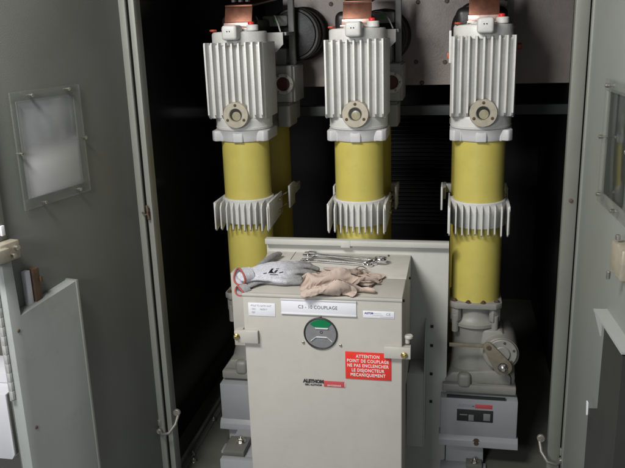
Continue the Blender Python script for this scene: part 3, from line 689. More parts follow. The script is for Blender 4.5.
# printed mark: chevrons and bars on the back of the hand
b = bm_new()
def pr(pts): prism(b, pts, 'XY', 0, .0006, 0)
pr([(-.018,-.010),(-.004,.014),(.003,.014),(-.008,-.004),(.004,-.006),(.004,-.010)])
pr([(.006,-.010),(.018,.008),(.012,.009),(.003,-.002)]); pr([(.020,-.008),(.034,-.004),(.033,.000),(.020,-.004)]); pr([(-.034,-.014),(-.022,-.011),(-.023,-.007),(-.034,-.010)]); pr([(-.012,-.018),(.016,-.016),(.016,-.0135),(-.012,-.0145)]); pr([(.010,.012),(.022,.013),(.021,.016),(.010,.015)])
k = obj('printed_mark', b, M['ink'], g)
k.location = (-.178,.098,Z0+.060); k.rotation_euler = (R(25),R(0),R(16))
sw = k.modifiers.new('sub','SUBSURF'); sw.subdivision_type='SIMPLE'; sw.levels=2; sw.render_levels=3
sh = k.modifiers.new('w','SHRINKWRAP'); sh.target=g; sh.wrap_method='PROJECT'; sh.use_project_z=True; sh.use_negative_direction=True; sh.use_positive_direction=True; sh.offset=.0006

# beige gloves: a flat two-layer glove pattern is triangulated here, then posed with vertex
# positions given as plain numbers (x, y, z above .85 m, in 1/8000 m)
from mathutils import geometry
LIMB = [((-.115,-.010),(-.02,-.012),.040,.042),((-.115,.010),(-.02,.014),.040,.042),
     ((-.01,.041),(.075,.060),.0135,.0105),((-.01,.0145),(.095,.020),.0135,.011),((-.01,-.012),(.090,-.017),.0135,.011),((-.01,-.039),(.065,-.055),.0125,.010),
     ((-.07,.035),(-.005,.098),.020,.0125)]
def capsule(p,a,b,ra,rb):
    a = Vector(a); b = Vector(b); d = b-a; t = max(0, min(1, (p-a).dot(d)/d.length_squared)); return (p-(a+d*t)).length-(ra+(rb-ra)*t)
def outline(p): return max(min(capsule(p, *c) for c in LIMB), -.125-p.x)
def slope(p):
    e = 1e-4; return Vector((outline(p+Vector((e,0)))-outline(p-Vector((e,0))), outline(p+Vector((0,e)))-outline(p-Vector((0,e)))))/(2*e)
def glove_pattern(h=.0046):
    pts = []; ny = int(.3/h/.866)
    for j in range(-ny//2, ny//2):
        for i in range(-60, 60):
            p = Vector((i*h+(j%2)*h/2, j*h*.866)); s = outline(p)
            if s < -h*.45: pts.append(p)
            elif s < h*.5:
                for _ in range(4): p = p-slope(p)*outline(p)
                if abs(outline(p)) < 1e-3 and all((p-q).length > h*.55 for q in pts[-80:]): pts.append(p)
    v, e, f, _, _, _ = geometry.delaunay_2d_cdt(pts, [], [], 0, 1e-5)
    tr = [t for t in f if outline(sum((v[k] for k in t), Vector((0,0)))/3) < -.0004]
    cnt = {}
    for t in tr:
        for a, b in zip(t, t[1:]+t[:1]): k = tuple(sorted((a,b))); cnt[k] = cnt.get(k, 0)+1
    rim = {k for e_, n in cnt.items() if n == 1 for k in e_}
    used = sorted({k for t in tr for k in t}); top = {k: i for i, k in enumerate(used)}; low = {}; n = len(used)
    for k in used:
        if k in rim and v[k].x > -.120: low[k] = top[k]
        else: low[k] = n; n += 1
    return [tuple(top[k] for k in t) for t in tr]+[tuple(low[k] for k in t[::-1]) for t in tr], n
TRI, NV = glove_pattern()
SOFT_A = [
588,1528,213,612,1563,205,636,1594,196,659,1625,185,684,1654,172,713,1677,156,734,1688,138,487,1357,254,509,1394,245,531,1430,236,552,1467,228,575,1501,220,614,1518,210,639,1551,199,666,1581,188,694,1610,175,
721,1637,163,746,1665,144,759,1680,121,145,948,214,178,968,225,211,990,235,243,1010,246,276,1026,252,375,1108,284,396,1160,282,413,1207,281,432,1251,276,452,1293,269,474,1331,261,515,1335,238,536,1366,218,
562,1397,205,590,1429,197,621,1458,198,643,1494,182,669,1526,171,696,1556,160,724,1585,149,753,1612,140,772,1650,108,-404,443,255,-380,476,265,-349,507,275,-304,524,256,-269,526,211,-217,522,172,-211,581,136,
-172,626,106,-169,678,68,-144,729,71,-122,774,79,-97,806,100,-77,831,128,-44,854,133,-13,877,144,22,892,159,57,906,176,92,920,193,236,978,237,300,1034,256,335,1047,260,359,1079,276,401,1104,267,
426,1139,260,454,1170,264,476,1202,247,495,1233,226,525,1262,218,547,1294,201,573,1327,189,601,1360,182,629,1393,177,656,1427,172,684,1461,170,710,1493,158,736,1524,144,761,1554,129,780,1584,105,787,1610,87,
-455,394,245,-419,423,253,-414,466,265,-394,502,266,-363,533,262,-319,555,250,-264,554,234,-210,527,209,-211,584,176,-190,639,142,-146,655,97,-124,710,104,-92,750,88,-75,784,121,-48,814,141,-15,842,146,
18,865,139,51,874,160,88,889,169,124,901,184,160,916,196,196,933,206,232,949,217,268,966,227,304,982,238,340,999,246,375,1018,249,411,1040,254,438,1073,244,467,1100,250,479,1132,224,504,1161,208,
532,1192,196,559,1223,186,588,1255,180,616,1288,181,644,1323,178,672,1358,174,699,1393,167,723,1428,152,746,1460,137,766,1489,111,775,1515,70,786,1557,71,-457,384,270,-444,408,276,-431,448,284,-414,484,293,
-390,516,301,-352,534,303,-314,561,294,-264,544,279,-209,527,256,-182,572,214,-168,633,186,-126,630,135,-94,676,113,-61,720,101,-39,763,118,-12,793,140,19,823,139,51,848,134,83,858,157,118,873,170,
154,890,180,190,908,188,225,926,198,260,942,211,295,955,227,332,972,234,369,988,238,406,1003,244,439,1026,235,473,1048,241,484,1074,212,515,1099,204,544,1127,194,573,1156,184,601,1188,176,628,1221,170,
654,1257,160,677,1294,150,696,1332,137,696,1364,100,722,1402,100,746,1437,92,765,1476,78,-449,356,312,-436,409,314,-420,454,315,-401,494,319,-376,526,326,-342,548,331,-302,565,327,-252,560,312,-200,540,295,
-160,568,254,-146,626,227,-104,617,178,-67,648,145,-32,687,124,-2,729,118,26,766,120,56,795,121,90,819,126,122,840,136,156,861,145,190,880,156,224,896,168,258,912,183,292,928,199,324,937,223,
358,956,241,396,976,234,433,996,232,469,1014,237,494,1036,214,508,1060,184,535,1085,169,569,1107,162,595,1137,149,622,1169,138,630,1206,108,650,1247,107,657,1292,114,688,1328,106,-444,316,371,-440,351,369,
-429,404,362,-410,454,354,-384,495,349,-356,530,350,-323,553,352,-283,566,352,-238,568,342,-187,555,327,-142,567,292,-124,621,267,-82,611,223,-40,630,185,-2,660,160,30,696,150,60,729,147,92,757,150,
125,781,157,157,804,167,183,829,185,222,839,178,259,855,176,294,876,175,327,899,182,359,919,203,385,926,238,422,954,240,460,980,236,488,1006,216,513,1031,191,527,1054,160,565,1069,138,584,1099,124,
607,1132,116,625,1171,111,-391,259,348,-388,319,375,-393,378,391,-387,438,392,-366,489,384,-331,521,372,-298,548,372,-261,564,372,-219,572,367,-174,575,350,-126,571,326,-102,617,305,-60,608,267,-18,619,233,
23,635,206,59,663,193,93,690,190,126,716,193,159,739,201,190,762,212,218,787,228,254,805,228,291,822,223,297,861,237,334,852,216,372,866,202,404,900,202,439,934,206,483,956,218,506,991,192,
517,1023,163,536,1038,147,-424,246,275,-396,268,286,-367,310,319,-350,356,363,-344,409,398,-337,466,412,-304,505,397,-270,532,384,-236,546,364,-197,552,374,-155,560,371,-112,580,359,-80,612,340,-46,630,308,
-6,641,282,36,632,266,77,645,256,116,660,251,154,677,251,190,695,254,224,716,264,258,738,273,288,763,282,309,798,291,322,838,300,356,824,275,393,826,246,427,849,217,456,887,193,478,932,180,
505,968,157,538,999,148,575,1005,160,587,1046,147,614,1076,142,649,1096,148,684,1108,164,724,1117,177,766,1110,179,804,1130,184,847,1139,182,889,1144,174,932,1150,167,974,1151,161,1015,1154,156,1055,1162,151,
1094,1173,148,1130,1189,144,1163,1202,135,-458,243,212,-442,287,256,-402,332,277,-353,366,306,-317,395,352,-309,425,408,-275,472,398,-248,503,368,-210,524,369,-174,539,358,-133,544,356,-100,562,334,-60,579,343,
-25,607,341,6,637,334,43,654,323,82,665,320,122,673,322,162,678,327,202,675,330,236,695,340,268,717,350,301,741,356,328,773,362,348,811,366,386,818,341,422,814,307,458,829,268,490,854,229,
514,895,194,523,948,198,548,992,192,581,1025,179,610,1050,163,642,1068,145,668,1087,172,703,1100,189,744,1108,199,788,1115,201,831,1120,196,873,1126,190,915,1129,179,954,1130,157,996,1135,145,1037,1143,137,
1078,1153,132,1117,1165,130,1154,1178,134,1192,1206,118,1209,1204,107,-476,252,162,-461,276,178,-421,266,213,-385,282,258,-351,309,306,-317,340,354,-283,382,393,-247,432,392,-221,469,361,-187,501,350,-150,522,342,
-111,532,340,-76,546,325,-38,562,322,-2,582,316,31,594,338,66,610,352,101,624,366,136,636,379,172,649,392,208,664,404,244,680,414,278,700,423,310,724,430,342,752,432,378,776,424,414,799,404,
449,819,371,483,838,329,517,840,279,546,863,231,563,908,200,586,952,180,614,989,166,644,1018,155,674,1044,166,698,1063,192,736,1076,202,777,1086,206,820,1093,205,862,1099,201,902,1103,184,944,1106,172,
986,1111,159,1027,1116,147,1067,1124,136,1106,1135,128,1145,1148,122,1184,1163,124,1219,1196,92,-479,258,127,-436,274,147,-398,281,178,-358,282,216,-322,295,263,-290,312,317,-259,338,371,-220,387,386,-189,434,372,
-158,470,349,-125,498,332,-87,518,326,-49,533,322,-10,546,318,28,560,314,65,578,317,104,591,326,142,600,338,181,607,351,218,616,365,255,626,381,291,641,394,325,660,403,356,680,421,376,702,451,
411,728,452,447,756,439,481,786,417,514,820,382,545,845,335,577,852,283,602,884,240,624,916,203,652,952,182,682,983,169,702,1010,194,736,1031,200,774,1046,201,814,1057,201,855,1065,200,897,1074,200,
939,1083,194,982,1091,185,1022,1092,169,1062,1096,152,1099,1102,135,1137,1115,130,1174,1129,120,1202,1150,98,1230,1174,80,-471,257,106,-446,261,114,-408,268,129,-372,284,149,-336,295,180,-301,310,220,-266,324,269,
-241,307,327,-199,341,362,-161,389,366,-133,430,339,-98,466,328,-60,494,324,-22,516,321,17,534,321,56,548,322,87,567,343,118,587,362,154,601,379,191,604,396,222,626,412,257,640,427,293,650,441,
332,639,446,372,644,449,408,666,449,441,690,465,477,714,451,512,745,434,546,783,410,577,824,379,602,859,336,629,888,294,659,896,248,689,921,217,720,944,193,746,975,180,776,1001,173,812,1020,170,
850,1034,170,890,1044,172,932,1052,174,975,1056,175,1018,1059,182,1057,1062,165,1096,1068,150,1132,1077,135,1163,1091,110,1197,1110,99,1232,1137,81,-472,230,119,-426,244,130,-388,250,142,-349,260,142,-316,262,169,
-276,281,192,-238,305,228,-219,281,281,-178,299,326,-138,339,352,-104,387,348,-71,425,326,-34,460,323,4,488,320,42,512,329,80,535,334,113,557,352,136,576,384,165,597,408,198,614,425,233,628,441,
270,636,456,308,642,468,348,648,472,389,649,477,430,650,472,466,668,459,502,686,447,530,712,418,567,744,400,603,782,380,635,822,356,663,863,332,687,898,300,715,927,271,746,950,248,780,969,230,
815,982,215,852,992,202,889,997,186,928,1010,191,969,1017,189,1011,1018,182,1048,1023,162,1088,1028,148,1126,1036,134,1159,1048,115,1200,1050,92,1220,1089,82,-467,186,109,-441,202,111,-403,219,130,-364,234,139,
-324,245,136,-299,277,140,-262,296,154,-238,272,192,-195,268,231,-157,269,278,-117,291,320,-79,332,342,-46,378,346,-9,416,343,30,446,327,67,476,336,103,504,349,136,530,366,165,554,390,187,572,422,
223,589,433,261,604,435,295,608,456,335,616,460,375,622,462,410,639,449,447,653,441,484,668,433,523,677,427,554,698,405,583,724,380,615,755,357,645,788,332,682,820,316,716,852,297,748,880,277,
791,878,262,825,902,247,860,922,232,896,938,218,931,953,204,967,968,192,1002,977,173,1038,985,156,1076,994,142,1112,1005,127,1146,1018,112,1178,1035,98,-462,126,103,-417,164,98,-382,200,102,-349,236,110,
-312,265,113,-278,285,116,-242,273,131,-217,298,158,-178,300,191,-139,276,222,-99,264,264,-58,286,298,-21,319,326,13,355,346,47,391,356,83,424,366,117,454,379,152,480,394,188,501,407,221,527,400,
256,538,418,294,550,425,328,570,414,367,581,413,407,586,416,443,604,408,477,625,401,510,648,397,537,677,387,566,702,372,594,725,352,642,749,324,664,772,316,701,801,300,736,832,285,772,862,272,
-446,61,102,-428,85,120,-390,123,113,-355,167,116,-320,211,119,-289,252,131,-257,263,106,-229,298,114,-192,308,127,-154,315,150,-124,321,187,-91,277,203,-40,272,227,5,280,261,42,302,301,78,329,326,
115,358,345,151,386,360,187,412,369,223,436,375,260,456,377,296,474,374,332,492,368,368,509,361,404,526,352,436,548,341,465,575,332,494,604,328,524,636,330,556,664,330,588,690,328,623,712,323,
654,737,313,688,755,297,718,775,278,747,796,259,777,818,243,808,840,230,839,863,220,871,886,212,903,908,206,-430,-4,103,-402,39,135,-371,85,143,-338,136,147,-305,189,152,-263,229,146,-227,261,124,
-198,287,103,-168,283,124,-142,275,150,-123,314,140,-92,321,172,-50,326,194,-7,334,216,42,325,232,87,331,248,130,342,266,172,356,282,211,372,295,250,389,302,287,408,300,323,428,294,357,449,284,
391,469,273,425,490,262,459,512,255,493,537,254,527,565,262,560,596,273,592,628,283,624,659,290,656,688,293,687,718,292,716,745,283,742,767,261,774,788,248,807,810,237,839,834,227,870,858,219,
922,921,203,958,941,198,995,958,194,1033,974,189,1070,991,184,1106,1009,177,1140,1027,166,1172,1046,152,1200,1066,127,-393,-51,94,-400,-43,125,-372,-4,144,-344,46,159,-316,102,172,-280,152,151,-246,197,127,
-209,237,105,-201,277,135,-168,287,161,-130,288,182,-103,276,154,-72,299,148,-35,326,149,-2,361,171,36,374,192,73,388,210,115,400,220,158,408,224,200,414,224,241,411,219,272,438,217,305,460,210,
338,482,200,372,501,189,407,519,178,443,537,170,480,556,170,518,580,181,557,605,195,595,631,210,634,657,226,672,682,241,711,700,258,745,728,267,773,761,266,804,782,245,837,804,232,871,825,223,
905,847,216,938,870,210,969,896,214,1003,912,198,1038,932,194,1072,954,197,1105,972,183,1139,995,181,1169,1013,160,1200,1035,140,1225,1074,108,1248,1077,87,-398,-99,82,-366,-73,116,-338,-37,140,-312,10,162,
-286,63,184,-250,116,162,-225,160,121,-200,212,138,-174,254,127,-145,260,164,-106,271,184,-77,268,156,-56,300,179,-16,311,186,22,321,168,58,329,182,89,357,170,126,378,166,162,398,162,199,415,157,
237,430,152,275,442,146,313,452,138,351,462,130,390,471,122,427,484,113,466,495,112,506,512,117,544,536,128,582,562,141,620,592,158,658,624,176,696,656,196,733,686,216,770,716,236,802,741,262,
832,770,243,865,800,240,900,820,228,936,842,220,970,865,213,1002,890,218,1036,901,199,1070,922,192,1104,944,199,1136,962,183,1169,986,178,1198,1005,156,1227,1026,132,1251,1050,103,1270,1069,71,-372,-94,56,
-360,-111,76,-332,-95,108,-304,-59,124,-277,-19,151,-258,24,191,-231,69,154,-197,120,133,-173,175,123,-142,220,113,-110,244,138,-94,237,177,-63,266,186,-28,282,172,9,293,179,43,302,159,81,318,162,
116,334,176,153,351,164,189,368,152,226,384,142,263,397,132,301,409,123,339,419,112,376,430,100,414,441,88,454,442,96,493,450,98,532,464,105,569,484,117,607,506,133,647,536,148,684,569,170,
724,602,197,760,640,221,796,678,241,831,715,258,860,757,259,892,794,255,924,824,246,960,847,236,997,861,223,1031,885,223,1066,895,203,1100,915,194,1133,937,200,1166,956,186,1188,976,157,1215,997,133,
1247,1019,112,1271,1041,82,-353,-92,41,-329,-122,72,-301,-110,101,-276,-86,131,-254,-55,163,-229,-14,196,-211,44,195,-186,99,182,-154,152,173,-126,168,126,-89,202,116,-61,228,135,-36,231,171,1,251,175,
38,268,175,74,288,171,110,305,163,132,335,148,168,352,138,207,364,129,246,374,121,285,384,117,324,393,112,363,403,103,401,413,90,438,423,74,475,438,68,511,454,64,547,470,66,579,494,71,
599,528,89,630,561,104,672,592,126,713,624,149,756,656,173,800,687,195,848,702,222,885,739,236,920,775,246,953,809,252,987,836,248,1025,855,238,1060,874,228,1094,893,215,1129,908,203,1159,928,186,
1188,948,167,1216,969,144,1244,990,119,1268,1012,90,1286,1032,59,-341,-100,24,-328,-117,42,-299,-124,69,-270,-112,96,-252,-75,108,-221,-64,140,-195,-40,175,-176,5,199,-152,56,205,-121,105,202,-97,115,154,
-62,140,129,-32,172,114,-13,214,111,11,250,114,46,273,118,84,290,117,123,301,114,162,311,117,201,321,122,239,333,128,275,348,138,312,354,124,351,365,116,389,378,105,427,392,92,464,407,78,
502,424,66,536,444,80,572,460,88,609,478,92,628,508,70,660,515,97,699,537,108,737,573,114,774,614,122,812,656,135,848,697,155,886,734,172,924,770,185,940,817,196,996,832,213,1036,848,207,
1074,866,198,1109,884,186,1141,903,171,1172,923,154,1200,944,132,1224,969,109,1253,986,84,1274,1004,56,-322,-76,26,-295,-115,37,-268,-124,68,-241,-103,90,-224,-67,94,-190,-66,120,-160,-52,151,-138,-29,186,
-119,8,214,-95,50,230,-73,92,217,-45,127,202,-15,160,190,21,180,173,48,188,140,83,211,139,120,230,141,155,249,153,192,263,160,230,276,164,269,288,166,307,296,153,344,314,152,382,325,138,
419,341,125,456,360,110,493,381,94,531,402,76,564,432,70,598,449,93,620,472,66,654,487,74,1004,844,191,1044,860,183,1081,876,173,1115,893,158,1146,914,141,1173,938,123,1204,949,97,1232,964,72,
-336,-67,61,-321,-92,64,-279,-89,52,-242,-109,58,-213,-94,84,-196,-57,86,-160,-62,104,-136,-33,124,-104,-33,153,-80,-24,189,-54,1,216,-28,36,226,-2,62,202,17,95,224,45,102,192,82,123,181,
120,143,177,157,160,177,194,177,181,231,193,185,269,208,190,306,224,193,342,243,194,378,264,191,414,286,184,450,310,171,485,336,154,520,363,134,541,406,120,580,404,88,614,431,71,651,465,72,
688,474,66,724,487,69,761,495,77,-357,-58,103,-306,-66,93,-262,-72,81,-230,-78,50,-189,-83,66,-168,-48,79,-131,-53,96,-106,-24,108,-73,-17,131,-42,-31,155,-16,-31,186,3,-21,222,25,8,242,
52,36,259,70,74,263,96,107,262,128,132,262,163,153,265,198,173,270,235,192,272,271,212,275,306,233,276,341,256,273,378,279,266,414,303,254,454,323,238,495,343,216,538,358,188,566,398,163,
605,396,122,642,411,88,678,437,67,714,460,58,751,468,73,793,494,83,833,506,92,874,514,104,916,521,115,-368,-33,57,-349,-20,76,-314,-46,56,-265,-35,65,-218,-43,59,-178,-62,42,-141,-56,63,
-106,-43,84,-76,-18,99,-40,-15,118,-7,-22,140,18,-6,167,45,-26,188,73,-18,216,96,16,216,119,30,247,142,52,272,175,72,256,210,92,260,245,110,268,281,128,278,316,148,287,349,172,296,
381,198,302,413,228,305,439,266,308,476,294,294,514,325,274,552,356,245,590,388,208,628,405,161,669,408,120,705,424,83,741,441,59,777,461,59,815,474,64,853,479,85,896,490,104,949,524,122,
991,525,128,1032,526,130,1072,525,128,-411,0,39,-375,24,21,-319,-8,32,-268,-15,28,-218,-19,25,-170,-26,30,-126,-30,43,-83,-30,62,-48,-23,88,-12,-17,110,15,0,136,44,-23,152,79,-17,174,
109,-28,199,138,-4,210,164,10,239,180,14,276,204,40,295,225,69,314,256,91,327,288,111,338,320,134,349,355,155,358,392,177,361,429,200,360,467,224,346,505,250,326,542,282,305,580,321,278,
617,363,245,654,397,201,690,418,154,728,433,114,765,430,82,802,446,66,841,459,65,876,461,87,914,483,81,957,485,96,1002,488,111,1049,494,119,1102,518,126,1139,514,120,1176,506,112,1211,496,102,
-352,25,34,-305,16,45,-258,13,42,-210,14,37,-164,11,30,-117,8,37,-71,6,50,-29,7,69,10,10,92,42,-10,120,73,-24,144,105,-32,170,138,-32,196,158,-20,229,187,-10,254,216,14,272,
241,43,284,260,47,319,286,65,344,321,83,352,343,106,379,379,126,390,418,144,388,457,163,380,495,184,366,531,206,340,568,238,316,604,279,288,644,327,265,682,372,231,718,407,189,755,428,148,
791,422,112,828,430,86,866,437,70,900,457,68,938,473,67,979,477,76,1019,468,92,1063,465,102,1106,469,108,1150,472,110,1192,473,104,1235,480,90,46,20,91,80,32,88,108,-8,128,133,-4,162,
162,-4,192,191,-18,218,219,-8,247,244,21,261,264,28,296,290,49,319,312,53,353,348,80,384,371,91,392,408,102,395,444,119,394,483,141,384,521,153,375,559,168,364,595,189,345,630,244,301,
669,288,272,708,336,247,744,380,218,780,416,188,817,432,148,854,440,119,892,439,99,924,461,93,960,452,76,1000,456,69,1041,454,77,1082,451,86,1124,448,92,1164,444,100,1204,445,88,1254,454,67,
124,46,79,153,20,99,180,3,129,207,-7,159,235,-16,190,260,-17,225,281,-3,259,302,13,292,326,37,317,344,40,354,368,63,378,389,76,401,623,202,329,659,228,302,693,256,273,728,285,245,
763,309,221,808,379,206,844,408,181,882,428,157,919,438,137,954,443,117,991,439,98,1023,429,75,1064,430,75,1104,430,78,1142,424,94,1181,428,81,1220,427,71,1262,428,56,170,64,66,212,82,57,
235,40,95,262,21,122,288,6,154,313,-4,189,334,-6,228,352,-2,268,371,10,306,390,26,341,408,43,375,426,64,406,782,334,199,820,352,181,859,361,170,897,366,155,934,368,143,976,396,124,
1014,396,108,1048,392,88,1088,398,92,1126,394,80,1168,396,80,1207,400,87,1259,392,66,263,102,43,294,82,58,322,58,82,346,43,115,370,28,150,392,14,187,412,11,228,430,13,270,447,24,312,
462,40,351,471,67,398,960,362,134,998,356,125,1036,348,116,1074,340,109,1114,330,105,1155,352,99,1195,355,99,1240,345,86,314,125,29,358,146,30,382,102,52,402,98,91,424,81,120,449,53,146,
468,46,187,489,36,228,505,42,272,518,58,314,512,87,380,544,106,368,1141,324,103,1182,315,104,1216,321,98,406,162,24,438,142,24,467,115,50,489,114,82,503,100,114,506,108,159,536,80,184,
558,72,226,572,82,271,581,103,317,588,131,344,486,186,28,456,181,67,486,182,93,517,158,88,550,144,114,580,126,146,607,109,181,624,113,227,630,134,272,631,158,318,460,216,50,476,216,30,
499,226,75,530,212,102,566,203,120,603,187,138,639,159,145,668,149,182,676,167,227,677,186,291,489,198,50,523,186,66,560,204,65,594,214,82,628,220,102,660,214,128,698,191,142,700,214,182,
722,203,256,756,214,234,519,181,44,544,172,45,579,184,79,618,192,73,654,202,78,682,227,90,715,235,114,742,214,138,774,214,173,796,228,198,574,163,44,604,161,77,640,177,91,678,193,99,
712,208,85,744,231,91,777,234,114,810,227,140,826,240,157,607,148,42,635,131,40,669,155,82,705,176,96,739,202,94,772,224,84,806,237,101,843,244,125,667,112,35,699,126,64,734,153,81,
768,184,86,801,214,81,846,232,100,700,93,31,728,77,29,764,122,61,798,158,73,834,190,76,759,78,31,791,103,43,817,147,59,588,1510,164,615,1539,152,643,1569,140,672,1596,128,703,1622,118,
734,1648,105,488,1322,193,510,1354,176,533,1386,161,557,1419,148,583,1452,136,610,1485,126,637,1516,115,667,1544,106,700,1570,99,732,1595,94,244,981,191,380,1087,230,395,1127,217,418,1159,206,440,1191,189,
464,1222,174,487,1254,159,511,1286,145,536,1319,133,562,1352,123,590,1386,116,618,1419,110,646,1452,104,677,1481,109,702,1509,90,732,1536,80,763,1562,68,-370,406,247,-386,452,280,-357,482,286,-319,503,280,
-281,506,249,-260,506,196,-226,518,142,-197,573,111,-168,625,77,-140,682,60,-116,738,56,-87,782,72,-62,804,109,-49,844,98,-22,873,104,12,892,111,48,906,120,87,912,131,125,909,146,162,923,155,
200,936,165,237,950,173,274,964,183,312,976,194,349,987,207,374,1015,199,406,1035,203,432,1070,218,430,1092,186,461,1120,186,488,1152,178,514,1184,168,535,1216,148,552,1248,124,572,1282,106,598,1317,98,
626,1352,92,654,1386,90,686,1417,92,718,1446,104,738,1472,75,-396,402,243,-392,384,265,-386,423,282,-367,451,306,-338,477,317,-302,470,297,-264,471,268,-230,477,223,-195,494,172,-164,543,131,-134,594,96,
-110,655,85,-84,704,57,-55,752,65,-30,791,83,-16,824,112,10,853,96,43,870,114,78,888,108,116,901,115,153,909,128,190,918,142,228,929,154,265,942,166,302,955,176,340,965,189,375,986,188,
404,1000,212,441,1021,212,462,1050,192,461,1068,156,484,1100,144,515,1126,138,549,1150,142,572,1183,127,588,1217,103,615,1251,112,637,1284,92,664,1320,92,-366,444,252,-354,392,269,-367,416,307,-338,448,310,
-312,474,329,-281,490,309,-245,497,285,-208,500,250,-170,496,205,-137,527,160,-103,567,120,-79,616,84,-54,668,64,-39,716,94,-2,754,100,10,794,84,44,816,100,77,840,95,113,859,95,150,874,100,
187,886,112,224,899,124,260,912,138,294,921,158,330,940,164,367,955,177,396,972,206,434,994,205,465,1017,191,486,1042,167,488,1058,131,520,1078,148,547,1098,124,573,1127,111,598,1159,99,-334,460,191,
-321,442,218,-312,412,265,-332,393,309,-312,435,329,-282,468,330,-253,494,319,-218,486,298,-183,498,270,-145,498,233,-130,544,198,-92,577,163,-52,597,120,-22,632,82,-22,692,35,10,733,42,46,755,72,
82,776,81,116,796,90,150,814,105,177,831,129,217,843,138,256,856,139,292,873,131,326,891,138,356,904,166,389,926,189,418,961,181,451,994,177,489,1012,169,508,1038,144,515,1068,115,-389,432,137,
-348,397,180,-312,374,226,-294,384,282,-277,415,323,-254,457,313,-225,484,328,-192,493,308,-161,480,281,-146,520,260,-102,544,234,-68,574,200,-32,603,166,6,635,134,12,654,71,49,682,76,79,702,104,
112,724,112,146,743,125,179,760,139,212,773,120,250,789,114,289,804,116,326,822,120,361,844,126,394,872,141,423,892,179,452,933,175,463,973,145,488,1010,134,513,1035,113,-345,461,74,-349,473,108,
-326,454,163,-285,410,189,-262,391,244,-247,390,302,-222,434,322,-193,469,333,-161,485,313,-129,490,287,-126,497,244,-87,514,222,-54,535,190,-15,559,169,22,582,146,38,624,150,76,626,127,114,644,126,
151,663,130,188,681,136,224,698,146,254,725,164,269,759,181,308,756,168,348,764,155,387,784,146,426,813,144,454,855,144,486,900,155,492,943,124,516,982,134,541,1022,125,-368,400,45,-332,449,61,
-315,486,120,-279,470,173,-236,430,217,-225,385,259,-204,436,282,-169,440,320,-136,463,302,-133,472,262,-109,479,227,-73,488,209,-33,504,196,7,520,180,24,560,191,60,582,187,99,595,182,137,610,186,
175,624,191,202,649,206,231,674,222,258,700,237,288,726,245,327,738,238,367,735,222,408,747,205,451,766,188,483,800,159,504,850,129,523,902,111,546,952,107,568,984,142,580,1026,130,607,1056,123,
638,1081,122,676,1091,132,704,1082,161,734,1110,148,776,1116,148,818,1110,160,850,1135,147,892,1146,138,935,1154,132,978,1162,126,1020,1170,122,1060,1179,117,1099,1191,112,1135,1206,105,-360,346,41,-338,365,36,
-322,404,70,-294,461,74,-241,461,122,-203,427,175,-201,372,214,-175,413,251,-147,406,298,-117,439,280,-104,470,254,-88,461,218,-49,470,214,-10,480,208,14,510,220,49,532,224,85,550,229,122,566,236,
159,579,244,197,592,252,232,610,264,263,632,277,293,657,290,313,689,306,343,718,306,382,734,294,423,745,275,463,766,250,502,793,218,534,826,178,559,864,140,578,908,107,598,958,107,618,995,132,
645,1029,124,672,1055,107,698,1054,138,724,1085,128,764,1097,127,804,1090,141,841,1110,131,882,1116,140,921,1128,124,964,1137,116,1006,1144,110,1047,1152,106,1087,1163,103,1126,1175,101,1161,1194,86,-363,328,71,
-319,331,60,-299,370,45,-309,401,84,-290,445,134,-237,427,116,-184,378,165,-183,362,230,-142,369,268,-130,420,248,-84,442,252,-62,441,216,-24,454,217,3,477,236,37,495,246,72,512,257,109,526,267,
145,540,280,181,554,294,216,570,308,252,586,320,286,606,332,318,629,343,347,658,352,365,695,362,400,721,354,436,746,338,474,773,314,511,802,280,548,832,239,582,861,196,607,873,144,632,915,118,
650,959,107,677,994,98,708,1021,97,736,1048,105,764,1058,134,798,1070,113,838,1080,114,875,1084,133,913,1096,119,956,1105,115,998,1113,116,1039,1123,121,1079,1130,111,1116,1141,100,1154,1156,92,1186,1177,74,
-354,312,84,-334,330,90,-302,344,89,-274,327,67,-284,359,96,-308,436,64,-286,384,75,-238,331,113,-174,330,180,-126,340,227,-106,390,212,-68,402,250,-38,415,226,-12,448,244,23,468,256,58,487,270,
89,508,287,119,532,305,152,553,321,185,571,337,220,587,352,257,592,368,294,604,380,320,634,391,355,653,400,393,670,392,428,684,372,464,709,361,493,724,324,529,751,289,569,780,255,608,814,223,
640,851,189,667,889,159,691,927,136,704,971,144,736,999,142,768,1006,119,805,1024,119,836,1042,137,874,1045,119,913,1058,119,953,1070,126,991,1085,140,1034,1088,132,1071,1093,113,1108,1103,99,1144,1116,85,
1179,1136,77,-339,292,100,-306,323,105,-273,338,106,-236,349,68,-278,359,28,-326,399,6,-271,430,24,-224,434,57,-183,410,180,-156,334,174,-107,339,218,-63,362,263,-36,402,272,4,427,271,40,452,282,
73,478,296,102,507,314,132,532,332,163,556,349,195,577,366,229,595,381,266,607,395,303,613,410,343,623,410,380,636,403,418,650,393,455,666,382,491,685,371,518,720,354,542,760,331,570,798,302,
605,834,272,642,866,243,678,896,216,715,902,184,744,931,168,777,956,158,802,987,164,839,990,149,876,1003,144,913,1019,143,948,1039,154,989,1047,156,1026,1048,133,1064,1052,117,1102,1060,101,1138,1072,88,
-324,267,64,-303,287,76,-275,311,102,-250,327,100,-240,335,41,-293,318,63,-287,358,18,-255,482,-27,-183,513,65,-117,478,178,-140,370,139,-75,344,175,-38,332,226,-8,356,275,18,390,302,51,426,318,
87,456,327,122,484,337,152,511,354,182,536,374,214,557,390,253,570,395,292,580,395,330,595,390,366,612,383,403,629,374,439,646,366,475,663,358,510,682,347,542,708,335,572,743,328,599,782,318,
634,814,298,671,844,276,706,874,258,741,896,236,-322,212,83,-278,251,84,-246,286,90,-228,314,94,-262,302,66,-274,319,4,-241,367,17,-169,479,14,-91,525,76,-78,496,146,-114,422,178,-69,403,197,
